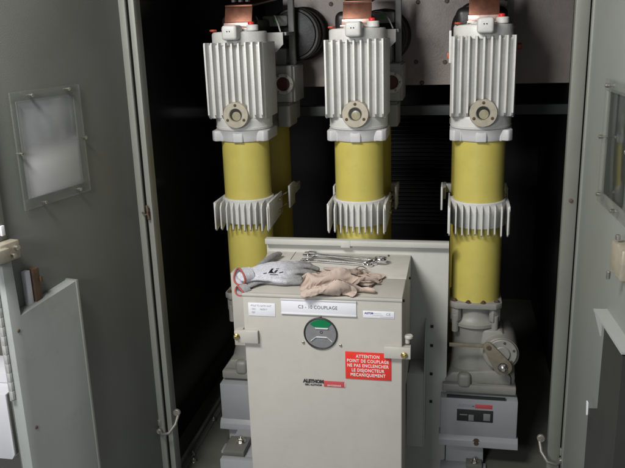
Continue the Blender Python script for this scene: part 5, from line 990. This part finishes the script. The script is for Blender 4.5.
-189,354,74,-227,368,68,-271,386,46,-105,312,71,-134,306,57,-174,324,55,-211,337,48,-246,356,32,-158,311,36,-188,324,25,-219,340,25,-132,1949,24,-175,1949,24,-218,1950,24,-261,1952,26,-303,1953,25,
-348,1953,25,51,1899,30,9,1901,30,-33,1904,29,-76,1906,28,-119,1907,26,-162,1910,27,-206,1911,29,-248,1914,32,-290,1915,24,-330,1918,40,455,1756,44,261,1812,40,221,1821,39,182,1830,37,143,1839,34,
103,1848,31,62,1854,29,21,1860,28,-21,1864,26,-63,1867,24,-106,1869,24,-150,1871,24,-193,1873,24,-236,1876,26,-278,1879,32,-320,1882,27,-362,1889,29,1324,1472,22,1242,1503,23,1204,1516,23,1165,1527,24,
1126,1537,24,1086,1548,24,1047,1559,23,1008,1570,24,969,1581,24,929,1591,24,889,1600,24,850,1610,25,810,1619,26,770,1628,28,730,1638,29,690,1646,31,650,1654,35,612,1656,48,572,1665,47,533,1676,46,
498,1690,33,460,1704,28,422,1718,25,384,1731,24,346,1742,25,307,1753,26,268,1762,28,229,1770,40,190,1780,41,150,1791,40,111,1801,36,71,1810,32,31,1816,27,-10,1822,24,-51,1826,24,-94,1830,24,
-136,1833,24,-179,1836,24,-221,1839,25,-263,1842,28,-304,1845,32,1315,1445,39,1288,1452,36,1249,1462,28,1209,1472,25,1170,1482,35,1130,1488,28,1089,1497,27,1049,1507,28,1010,1518,33,971,1527,31,931,1536,29,
891,1545,28,852,1554,23,812,1563,23,772,1572,23,732,1582,23,693,1590,33,654,1598,37,616,1606,24,577,1615,24,537,1625,23,498,1635,24,460,1648,27,422,1661,31,387,1678,43,352,1686,24,315,1697,35,
277,1706,26,237,1717,24,198,1729,24,159,1742,23,120,1753,25,81,1763,24,41,1772,24,1,1779,25,-40,1786,27,-81,1791,29,-122,1795,30,-164,1798,32,1305,1412,34,1256,1421,27,1213,1428,26,1171,1436,28,
1134,1443,48,1092,1448,45,1051,1455,42,1011,1463,37,973,1472,25,933,1481,24,893,1489,24,853,1498,24,813,1507,24,774,1516,23,734,1526,27,695,1536,24,657,1544,38,618,1552,28,582,1564,40,542,1574,42,
503,1585,44,464,1596,47,426,1608,49,388,1622,50,351,1637,52,320,1641,26,284,1652,40,246,1665,43,207,1678,41,168,1692,40,129,1705,38,90,1716,35,50,1727,31,11,1737,32,-28,1744,34,1293,1377,23,
1262,1380,23,1217,1384,27,1173,1390,26,1135,1396,47,1099,1404,24,1057,1408,23,1016,1412,26,975,1419,27,935,1427,30,895,1436,34,856,1447,41,816,1456,41,777,1465,39,738,1474,30,699,1484,25,660,1494,23,
622,1503,37,583,1514,36,547,1528,25,508,1540,23,469,1552,24,431,1564,24,392,1577,25,354,1586,33,320,1596,53,289,1600,28,252,1612,39,217,1629,24,178,1644,24,140,1658,23,102,1670,30,1277,1338,25,
1221,1341,26,1177,1345,24,1137,1350,44,1099,1358,24,1066,1368,48,1024,1372,50,983,1377,54,942,1383,55,901,1390,54,861,1398,52,821,1407,50,782,1417,47,743,1428,44,704,1439,41,666,1451,37,628,1459,24,
590,1472,24,551,1484,24,514,1497,33,476,1509,35,438,1522,38,399,1534,37,362,1542,25,326,1550,42,290,1560,54,259,1564,29,222,1580,24,188,1597,40,151,1615,45,115,1625,26,1258,1297,22,1226,1298,28,
1181,1301,24,1141,1306,42,1102,1314,24,1067,1322,48,1033,1334,24,992,1342,24,951,1350,24,911,1355,25,871,1362,24,831,1370,25,792,1379,24,753,1390,24,714,1401,24,676,1412,25,637,1420,33,598,1433,32,
560,1445,30,522,1458,32,483,1471,28,445,1484,31,408,1496,44,370,1508,44,333,1513,28,295,1528,29,262,1530,52,227,1550,52,192,1554,33,157,1575,26,122,1588,48,88,1598,24,1241,1255,27,1186,1258,23,
1146,1264,41,1107,1271,24,1071,1280,47,1037,1291,24,998,1300,36,958,1307,23,922,1316,40,882,1324,43,842,1332,45,803,1342,45,764,1354,42,725,1366,41,687,1374,29,648,1384,24,609,1396,24,570,1408,23,
531,1420,24,492,1433,24,454,1446,27,418,1458,40,381,1472,32,343,1480,46,305,1494,46,268,1500,30,230,1514,38,197,1526,58,160,1540,47,125,1552,27,90,1565,48,58,1576,23,18,1587,26,-23,1596,26,
-63,1604,27,-104,1612,27,-144,1622,25,-184,1632,25,-224,1641,23,-264,1650,23,-304,1659,24,-344,1667,26,-384,1676,27,-424,1685,30,-464,1695,31,-504,1706,32,-542,1718,30,-579,1731,24,1224,1214,26,1194,1217,24,
1153,1223,40,1114,1231,24,1078,1240,46,1043,1250,24,1007,1260,41,969,1267,28,929,1275,36,892,1288,24,853,1298,25,815,1310,24,776,1320,25,736,1331,26,698,1338,39,658,1350,38,618,1359,31,579,1371,34,
540,1381,32,501,1392,33,462,1404,26,424,1416,29,387,1429,39,352,1443,24,314,1457,27,279,1462,48,241,1476,50,202,1488,52,176,1509,29,135,1514,27,102,1528,49,68,1539,26,28,1550,36,-12,1558,25,
-52,1566,32,-93,1574,25,-134,1582,26,-175,1591,28,-215,1600,24,-256,1608,24,-296,1616,25,-337,1625,25,-378,1633,25,-418,1641,28,-458,1650,28,-498,1660,30,-537,1671,26,-575,1684,32,-613,1697,26,1210,1175,23,
1161,1183,39,1123,1192,23,1087,1201,45,1052,1212,24,1016,1222,43,976,1230,40,939,1238,23,899,1248,23,863,1261,37,824,1273,37,787,1282,24,748,1294,32,708,1304,24,667,1313,30,626,1322,39,585,1331,40,
548,1340,23,508,1349,24,469,1358,33,430,1368,27,395,1380,40,360,1394,24,324,1409,37,287,1420,24,250,1437,25,212,1452,24,174,1466,23,148,1482,50,106,1486,52,75,1499,27,37,1510,39,-2,1518,26,
-43,1526,33,-84,1534,24,-126,1542,26,-167,1549,29,-207,1557,24,-248,1566,26,-289,1574,24,-330,1582,24,-370,1590,23,-411,1598,24,-452,1607,23,-491,1616,26,-530,1627,23,-569,1639,30,-606,1653,24,-644,1666,24,
1198,1138,28,1171,1144,38,1132,1153,23,1098,1164,43,1062,1174,24,1026,1184,44,989,1194,28,948,1200,28,910,1213,36,870,1222,32,835,1236,45,796,1247,38,758,1258,24,718,1268,35,675,1276,24,634,1283,37,
591,1290,42,551,1298,28,515,1309,45,476,1309,30,437,1317,24,400,1326,37,362,1339,38,327,1354,24,294,1368,44,258,1388,48,221,1406,51,184,1422,50,146,1434,52,119,1450,28,77,1455,22,41,1466,39,
3,1475,26,-37,1483,35,-77,1491,24,-118,1499,30,-160,1506,30,-200,1514,24,-241,1523,28,-282,1531,26,-322,1540,26,-362,1549,25,-403,1557,24,-443,1566,23,-483,1576,25,-522,1586,23,-561,1598,28,-599,1610,25,
-637,1625,27,1188,1104,36,1143,1115,24,1109,1126,44,1073,1136,24,1038,1148,43,1000,1158,29,961,1168,42,921,1177,44,882,1186,36,845,1198,47,809,1211,34,769,1220,24,729,1230,37,686,1239,24,641,1244,38,
596,1250,45,553,1255,35,510,1264,35,478,1274,63,439,1272,48,404,1272,28,366,1282,38,331,1295,25,294,1311,24,258,1330,28,224,1350,30,189,1369,29,154,1386,27,118,1400,23,83,1408,45,42,1417,43,
6,1428,23,-33,1437,36,-73,1446,26,-114,1454,25,-154,1462,24,-195,1470,25,-235,1479,26,-275,1488,26,-314,1498,25,-354,1508,24,-394,1518,24,-434,1527,24,-474,1537,25,-513,1547,25,-552,1559,25,-591,1571,24,
1178,1071,35,1154,1078,23,1121,1089,45,1085,1099,25,1049,1110,42,1011,1121,29,972,1132,42,933,1141,37,894,1150,45,855,1161,46,818,1173,33,778,1185,39,736,1194,22,693,1202,37,646,1208,22,599,1213,30,
555,1214,44,509,1220,37,489,1229,75,448,1224,60,409,1223,47,371,1226,34,333,1238,28,297,1254,40,260,1271,44,224,1291,46,188,1311,46,152,1330,46,115,1348,50,83,1356,27,45,1370,24,6,1377,27,
-33,1388,29,-72,1398,33,-111,1410,39,-150,1422,45,1167,1039,34,1122,1055,26,1089,1066,45,1054,1075,26,1018,1086,45,981,1096,29,944,1105,45,905,1114,36,866,1125,35,826,1136,34,787,1148,42,746,1156,25,
702,1165,40,655,1169,22,606,1174,36,557,1177,25,511,1177,38,486,1184,76,449,1195,98,412,1185,79,373,1185,65,336,1188,49,298,1198,37,261,1215,32,225,1234,30,189,1254,30,152,1272,31,116,1290,34,
78,1304,40,43,1324,52,21,1351,73,1156,1008,28,1130,1017,24,1092,1031,28,1058,1043,47,1022,1052,28,987,1062,48,952,1070,29,916,1078,48,877,1090,50,837,1101,49,796,1110,46,755,1119,28,712,1128,46,
666,1132,24,615,1135,38,565,1138,23,524,1139,54,482,1142,72,439,1155,82,413,1160,117,373,1164,107,334,1168,93,299,1164,74,263,1169,57,226,1184,48,195,1208,59,162,1232,66,128,1253,72,93,1272,78,
56,1290,85,18,1305,89,-18,1317,75,1145,976,26,1100,993,24,1062,1006,33,1027,1019,50,992,1027,29,958,1037,50,924,1044,28,889,1063,24,850,1075,25,809,1079,27,765,1082,29,723,1091,50,679,1096,25,
626,1098,38,574,1101,26,524,1105,33,479,1110,48,437,1116,70,404,1122,100,378,1130,133,338,1138,126,300,1148,116,264,1152,98,230,1149,77,192,1162,67,158,1184,64,129,1206,81,94,1224,86,58,1242,88,
21,1258,88,-11,1272,69,-44,1281,91,-78,1298,80,-114,1315,70,-153,1326,68,-191,1337,65,-231,1344,67,-268,1361,60,-301,1382,47,1134,943,24,1108,954,28,1070,968,24,1034,980,41,997,994,52,963,1002,30,
928,1011,50,892,1030,45,859,1037,24,824,1048,44,781,1052,48,734,1054,52,692,1060,25,640,1061,34,586,1064,26,535,1069,41,484,1072,38,442,1077,62,411,1083,94,388,1092,130,348,1099,130,312,1108,113,
273,1117,119,235,1128,113,199,1142,102,162,1155,93,126,1164,80,94,1186,70,63,1209,62,34,1236,53,-4,1230,66,-41,1243,74,-77,1258,81,-113,1277,84,-142,1289,58,-178,1304,48,-216,1319,41,-254,1334,37,
-294,1347,33,-333,1360,34,-374,1372,28,-415,1383,24,-455,1396,23,-494,1408,23,-532,1422,24,-569,1438,24,-606,1454,24,-642,1472,24,-678,1491,26,1122,909,24,1078,928,31,1040,942,26,1005,954,44,968,968,54,
935,975,30,900,994,28,862,1002,46,825,1014,29,793,1016,53,748,1018,48,704,1023,26,652,1026,24,598,1028,27,547,1033,44,496,1036,34,452,1040,55,421,1046,89,401,1055,126,360,1062,128,321,1071,120,
284,1081,110,250,1097,95,218,1116,81,182,1130,70,154,1156,55,119,1174,44,84,1192,35,47,1208,29,8,1218,30,-31,1230,38,-69,1240,47,-107,1248,58,-143,1254,76,-172,1266,50,-210,1281,38,-248,1296,31,
-288,1308,34,-329,1321,25,-370,1332,34,-411,1343,33,-451,1355,32,-490,1367,34,-529,1381,37,-566,1396,38,-604,1412,37,-641,1429,35,-677,1447,31,-713,1464,24,-750,1481,26,1111,873,24,1086,885,27,1048,901,32,
1011,916,23,974,934,30,940,939,54,904,960,52,872,964,33,837,976,23,805,978,49,762,984,34,714,986,27,663,991,35,610,992,27,561,996,46,510,999,32,464,1003,50,434,1010,84,414,1019,121,
373,1028,116,338,1041,102,304,1056,89,274,1078,72,240,1095,57,204,1110,44,167,1124,33,128,1138,29,91,1153,27,54,1169,24,20,1182,41,-16,1196,52,-52,1209,64,-92,1213,66,-132,1218,66,-172,1228,61,
-208,1244,51,-246,1258,40,-284,1270,24,-325,1281,24,-366,1292,33,-406,1304,22,-447,1314,24,-487,1326,23,-526,1340,24,-564,1354,25,-601,1370,25,-638,1386,25,-674,1404,25,-711,1421,25,-747,1439,32,-785,1454,24,
1100,836,24,1056,856,32,1019,871,26,982,889,32,945,906,23,908,922,31,875,927,51,838,945,52,806,944,27,768,945,43,722,951,42,673,954,40,623,955,28,574,959,47,525,963,30,479,966,46,
455,977,84,425,983,114,389,996,100,360,1018,81,326,1034,65,290,1048,51,252,1060,40,213,1072,32,174,1083,27,134,1096,26,96,1110,26,59,1126,28,22,1142,26,-14,1156,39,-47,1168,59,-77,1186,39,
-116,1195,35,-157,1204,32,-198,1212,28,-239,1220,25,-281,1228,25,-323,1240,27,-365,1251,27,-406,1264,31,-440,1282,51,-480,1293,50,-520,1306,50,-558,1319,49,-596,1334,48,-633,1349,46,-670,1365,43,-707,1381,39,
-744,1396,36,-780,1412,24,1088,797,30,1063,809,24,1026,825,33,988,841,33,952,858,24,916,874,35,878,890,24,841,904,28,805,908,50,772,908,25,728,917,23,681,918,27,632,917,30,585,922,48,
539,927,28,494,930,44,470,941,81,436,948,104,409,968,82,374,984,66,338,996,54,299,1008,43,258,1018,36,218,1028,30,178,1039,27,138,1050,31,100,1062,28,62,1077,26,25,1094,28,-12,1111,28,
-44,1123,48,-80,1141,41,-474,1258,26,-512,1273,24,-550,1287,24,-587,1301,24,-625,1314,24,-662,1328,24,-700,1342,24,-738,1356,24,-776,1369,24,1076,757,35,1033,776,24,995,792,23,958,808,30,920,824,24,
884,840,34,846,854,33,807,865,27,769,868,45,730,873,28,690,881,47,643,883,48,594,884,49,552,890,27,509,894,42,484,905,76,448,912,96,420,931,74,382,944,63,343,956,55,303,966,47,
261,976,45,220,984,36,180,992,25,140,1001,34,102,1012,24,64,1024,24,27,1041,26,-10,1058,27,-47,1075,32,-82,1091,43,1065,716,36,1039,727,34,1002,744,38,964,756,27,926,772,24,888,787,24,
851,802,24,812,814,24,773,822,26,732,828,30,695,837,52,650,842,50,606,846,42,565,852,25,524,858,40,497,869,72,460,877,88,426,891,72,387,905,73,346,916,68,304,924,59,263,931,48,
225,939,26,182,944,24,142,952,36,104,960,24,66,972,36,30,987,43,-7,1005,46,-43,1022,48,-80,1038,51,1053,676,45,1009,695,49,971,709,52,933,725,52,896,741,52,858,756,53,820,770,54,
781,781,55,740,787,56,698,791,56,657,799,46,617,807,33,576,814,24,539,823,43,506,832,64,467,845,65,430,852,79,391,863,70,351,875,59,316,889,36,271,890,30,227,892,24,186,898,38,
143,903,38,102,911,34,64,921,24,27,933,36,-6,952,24,-42,972,23,-79,990,23,-116,1008,23,-154,1024,27,-192,1038,31,-229,1051,35,1035,640,36,1016,654,24,978,668,24,940,681,25,902,695,25,
864,709,26,826,723,27,787,735,28,748,745,29,708,753,28,667,760,27,626,767,26,586,776,27,548,786,34,510,798,45,477,806,67,437,815,63,405,834,45,363,842,34,319,847,25,276,847,42,
232,847,30,188,851,38,147,857,24,105,863,24,65,872,24,26,883,24,-12,900,26,-41,922,45,-77,940,43,-114,957,41,-151,973,39,-189,988,37,-227,1001,35,-264,1014,28,-303,1027,28,-341,1039,28,
-379,1052,31,1014,607,36,948,639,49,909,648,44,870,659,40,831,672,36,793,684,33,754,696,32,715,707,32,676,717,34,637,728,35,598,740,39,559,749,36,524,760,52,483,767,54,452,786,34,
412,797,24,368,799,24,322,802,24,277,806,24,236,803,44,191,806,39,150,811,24,110,819,37,70,829,42,30,841,45,-8,855,46,-45,872,46,-73,892,25,-110,910,24,-147,926,24,-184,942,24,
-222,956,24,-261,969,24,-299,982,25,-337,996,29,-374,1010,42,-409,1022,24,-447,1032,26,-485,1043,24,-521,1060,24,612,705,52,571,712,42,530,720,50,493,731,34,454,743,24,411,752,24,372,758,42,
326,761,43,280,764,41,238,764,25,197,763,40,154,768,30,112,777,26,73,790,24,34,804,24,-3,818,24,-41,833,26,-78,847,32,-102,874,50,-140,888,46,-177,903,43,-215,917,42,-253,930,41,
-291,944,42,-330,957,40,-368,970,42,-401,983,26,-436,998,42,-474,1011,45,-512,1024,43,-549,1030,28,-585,1047,26,-622,1063,25,-660,1078,24,534,679,42,490,686,41,450,696,26,410,706,38,366,714,30,
329,717,54,286,720,46,248,722,24,204,724,27,146,731,32,-133,847,43,-170,863,40,-208,878,37,-246,892,33,-283,907,30,-321,918,40,-359,931,40,-392,946,24,-428,959,40,-464,974,48,-503,986,49,
-542,998,46,-581,1011,40,-617,1024,24,-654,1039,34,-694,1051,28,488,639,35,446,647,26,405,657,40,366,669,27,334,672,53,291,678,54,257,682,31,219,692,47,179,702,55,-313,879,36,-349,894,30,
-387,908,26,-424,924,24,-460,943,26,-495,948,45,-532,962,34,-572,974,30,-611,985,26,-649,998,37,-689,1011,33,-728,1024,39,399,609,27,360,624,24,322,638,32,299,637,61,262,644,45,224,654,34,
187,672,31,151,692,29,115,708,24,-487,909,32,-525,922,28,-566,934,28,-606,944,30,-646,957,34,-687,969,40,-725,984,50,356,580,31,329,603,54,292,609,33,268,610,64,231,626,60,194,642,55,
157,658,51,120,675,47,88,678,24,-682,930,57,-722,942,63,313,577,26,278,576,49,242,593,41,204,608,35,166,621,33,127,633,32,91,642,50,56,648,31,288,543,27,249,556,24,210,565,26,
171,575,34,132,586,28,93,598,28,60,603,50,22,616,48,-11,630,24,215,518,37,174,525,31,135,535,25,96,546,25,58,557,24,24,563,46,-11,576,29,-49,590,24,134,493,59,99,493,38,
60,504,38,23,512,24,-14,523,37,-50,537,24,-88,550,27,101,445,66,63,451,52,25,460,40,-12,470,28,-50,484,25,-88,498,28,-126,510,33,27,414,64,-10,424,50,-47,435,38,-84,450,40,
-123,463,35,-162,474,39,-203,485,42,-5,380,69,-43,392,56,-80,406,49,-116,419,36,-155,432,38,-194,443,43,-233,455,44,-74,366,55,-108,379,36,-146,393,38,-184,406,38,-223,418,42,-100,340,42,
-135,360,55,-173,371,53,-212,382,54,-158,348,26,-194,366,23]
def cloth(name, parent, q, sx, sy, dx, dy, zs):
    n = len(q)//3
    assert n == NV
    co = [(q[3*i]/8000, q[3*i+1]/8000, q[3*i+2]/8000+.85) for i in range(n)]
    cx = sum(c[0] for c in co)/n; cy = sum(c[1] for c in co)/n
    co = [(cx+(c[0]-cx)*sx+dx, cy+(c[1]-cy)*sy+dy, Z0+(c[2]-Z0)*(zs if c[2] > Z0 else 1)) for c in co]
    me = bpy.data.meshes.new(name); me.from_pydata(co, [], TRI)
    me.materials.append(M['beige']); me.polygons.foreach_set('use_smooth', [True]*len(me.polygons))
    o = bpy.data.objects.new(name, me); COL.objects.link(o); o.parent = parent
    m_ = o.modifiers.new('s','SUBSURF'); m_.levels = 1; m_.render_levels = 2
    return o
t = thing('cloth_glove', 'upper crumpled beige cotton glove, its hem reaching over the front edge of the control box', 'glove', (0,0,0), 0, 'beige cotton gloves')
cloth('glove_body', t, SOFT_A, 1.14, 1.12, .004, -.012, 1.30)
t = thing('cloth_glove', 'lower beige cotton glove lying flat underneath, its loose thread loops behind it', 'glove', (0,0,0), 0, 'beige cotton gloves')
cloth('glove_body', t, SOFT_B, 1.08, 1.05, .016, .016, 1.4)
b = bm_new()
def loop(pts):
    P_ = [Vector(p) for p in pts]; out = []
    for i_ in range(len(P_)-1):
        a = P_[max(i_-1,0)]; p = P_[i_]; q = P_[i_+1]; c = P_[min(i_+2,len(P_)-1)]
        for k_ in range(5):
            u = k_/5; out.append(.5*((2*p)+(-a+q)*u+(2*a-5*p+4*q-c)*u*u+(-a+3*p-3*q+c)*u**3))
    out.append(P_[-1]); tube(b, out, .0019, 8)
loop([(.100,.19,Z0+.030),(.115,.222,Z0+.020),(.135,.232,Z0+.005),(.158,.212,Z0+.003),(.176,.178,Z0+.003),(.180,.155,Z0+.003),(.168,.150,Z0+.004),(.145,.17,Z0+.012),(.12,.17,Z0+.030)])
loop([(.090,.19,Z0+.034),(.105,.225,Z0+.030),(.122,.245,Z0+.014),(.130,.225,Z0+.008),(.120,.20,Z0+.018),(.108,.185,Z0+.032)])
obj('loose_thread', b, M['beige'], t)

def spanner(x0, y0, x1, y1, z, w, label, flip=1, tilt=0):
    L_ = math.hypot(x1-x0, y1-y0); a = math.atan2(y1-y0, x1-x0)
    t = thing('spanner', label, 'spanner', (x0,y0,z), a, 'spanners on the box')
    t.rotation_euler = (0, R(tilt), a)
    b = bm_new()
    prism(b, [(.022,-w*.5),(.05,-w*.36),(L_-.035,-w*.42),(L_-.014,-w*.6),(L_-.014,w*.6),(L_-.035,w*.42),(.05,w*.36),(.022,w*.5)], 'XY', .003,.0095,.0018)
    obj('shaft', b, M['chrome'], t)
    b = bm_new(); pts = []
    r = w*1.05; jaw = w*.52
    for k in range(25):
        a_ = R(38 + k*(322-38)/24) + math.pi; pts.append((.012+r*math.cos(a_)*1.05, r*math.sin(a_)))
    pts += [(-.012, jaw),(.006,jaw),(.014,jaw*.5),(.014,-jaw*.5),(.006,-jaw),(-.012,-jaw)] if False else []
    # open jaw: U-shape
    o_ = [(.012+r*math.cos(R(k)), r*math.sin(R(k))) for k in range(-140,141,14)]
    i_ = [(-.008,jaw),(.006,jaw),(.013,jaw*.55),(.013,-jaw*.55),(.006,-jaw),(-.008,-jaw)]
    prism(b, o_+i_, 'XY', .001,.0105,.001)
    obj('open_jaw', b, M['chrome'], t)
    b = bm_new(); lathe(b, [(w*.62,0),(w*1.0,0),(w*1.1,.003),(w*1.1,.011),(w*1.0,.014),(w*.62,.014),(w*.62,0)], (L_,0,0), 'Z', 36)
    obj('ring_end', b, M['chrome'], t)
spanner(-.122,.440,.130,.345,Z0,.019,'upper chrome combination spanner, its jaw farthest back on the control box')
spanner(-.125,.385,.160,.345,Z0+.013,.022,'largest chrome spanner lying on top of the others, big ring end at right', tilt=0)
spanner(-.128,.350,.118,.318,Z0,.016,'thin chrome spanner nearest the beige glove')

# ------------------------------------------------------------------ camera
cam = bpy.data.cameras.new('camera'); co = bpy.data.objects.new('camera', cam); COL.objects.link(co)
Rm = [[0.98227736812391, 0.021867938586309473, -0.18615306963235972], [0.18499256943596035, -0.27286062605115846, 0.9441000095352459], [-0.030148322093379632, -0.961805007271721, -0.2720702237695235]]
m4 = Matrix.Identity(4)
for i in range(3):
    m4[i][0] = Rm[i][0]; m4[i][1] = -Rm[i][1]; m4[i][2] = -Rm[i][2]
m4.translation = Vector((.414,-2.2,1.693))
co.matrix_world = m4
cam.sensor_width = 36; cam.lens = 740/625*36; cam.clip_end = 100; cam.clip_start = .05
scene.camera = co

# ------------------------------------------------------------------ light
def area(name, loc, target, size, energy, col=(1,1,1), sy=None):
    l = bpy.data.lights.new(name, 'AREA'); l.size = size; l.energy = energy; l.color = col
    if sy: l.shape = 'RECTANGLE'; l.size_y = sy
    o = bpy.data.objects.new(name, l); COL.objects.link(o); o.location = loc
    o.rotation_euler = (Vector(target)-Vector(loc)).to_track_quat('-Z','Y').to_euler()
    return o
area('ceiling_lamp', (-.80,-1.5,2.8), (.1,.4,1.1), 1.0, 72, (1,.975,.94), .4)
area('wall_fill', (-.60,-3.2,2.0), (.1,.4,1.1), .6, 38, (.97,.985,1))  # added frontal fill to light the back wall, no actual fitting
w = bpy.data.worlds.new('World'); scene.world = w; w.use_nodes = True
w.node_tree.nodes['Background'].inputs[0].default_value = (.80,.90,1.0,1); w.node_tree.nodes['Background'].inputs[1].default_value = .125
scene.view_settings.view_transform = 'Standard'; scene.view_settings.look = 'None'
scene.view_settings.exposure = 0; scene.view_settings.gamma = 1
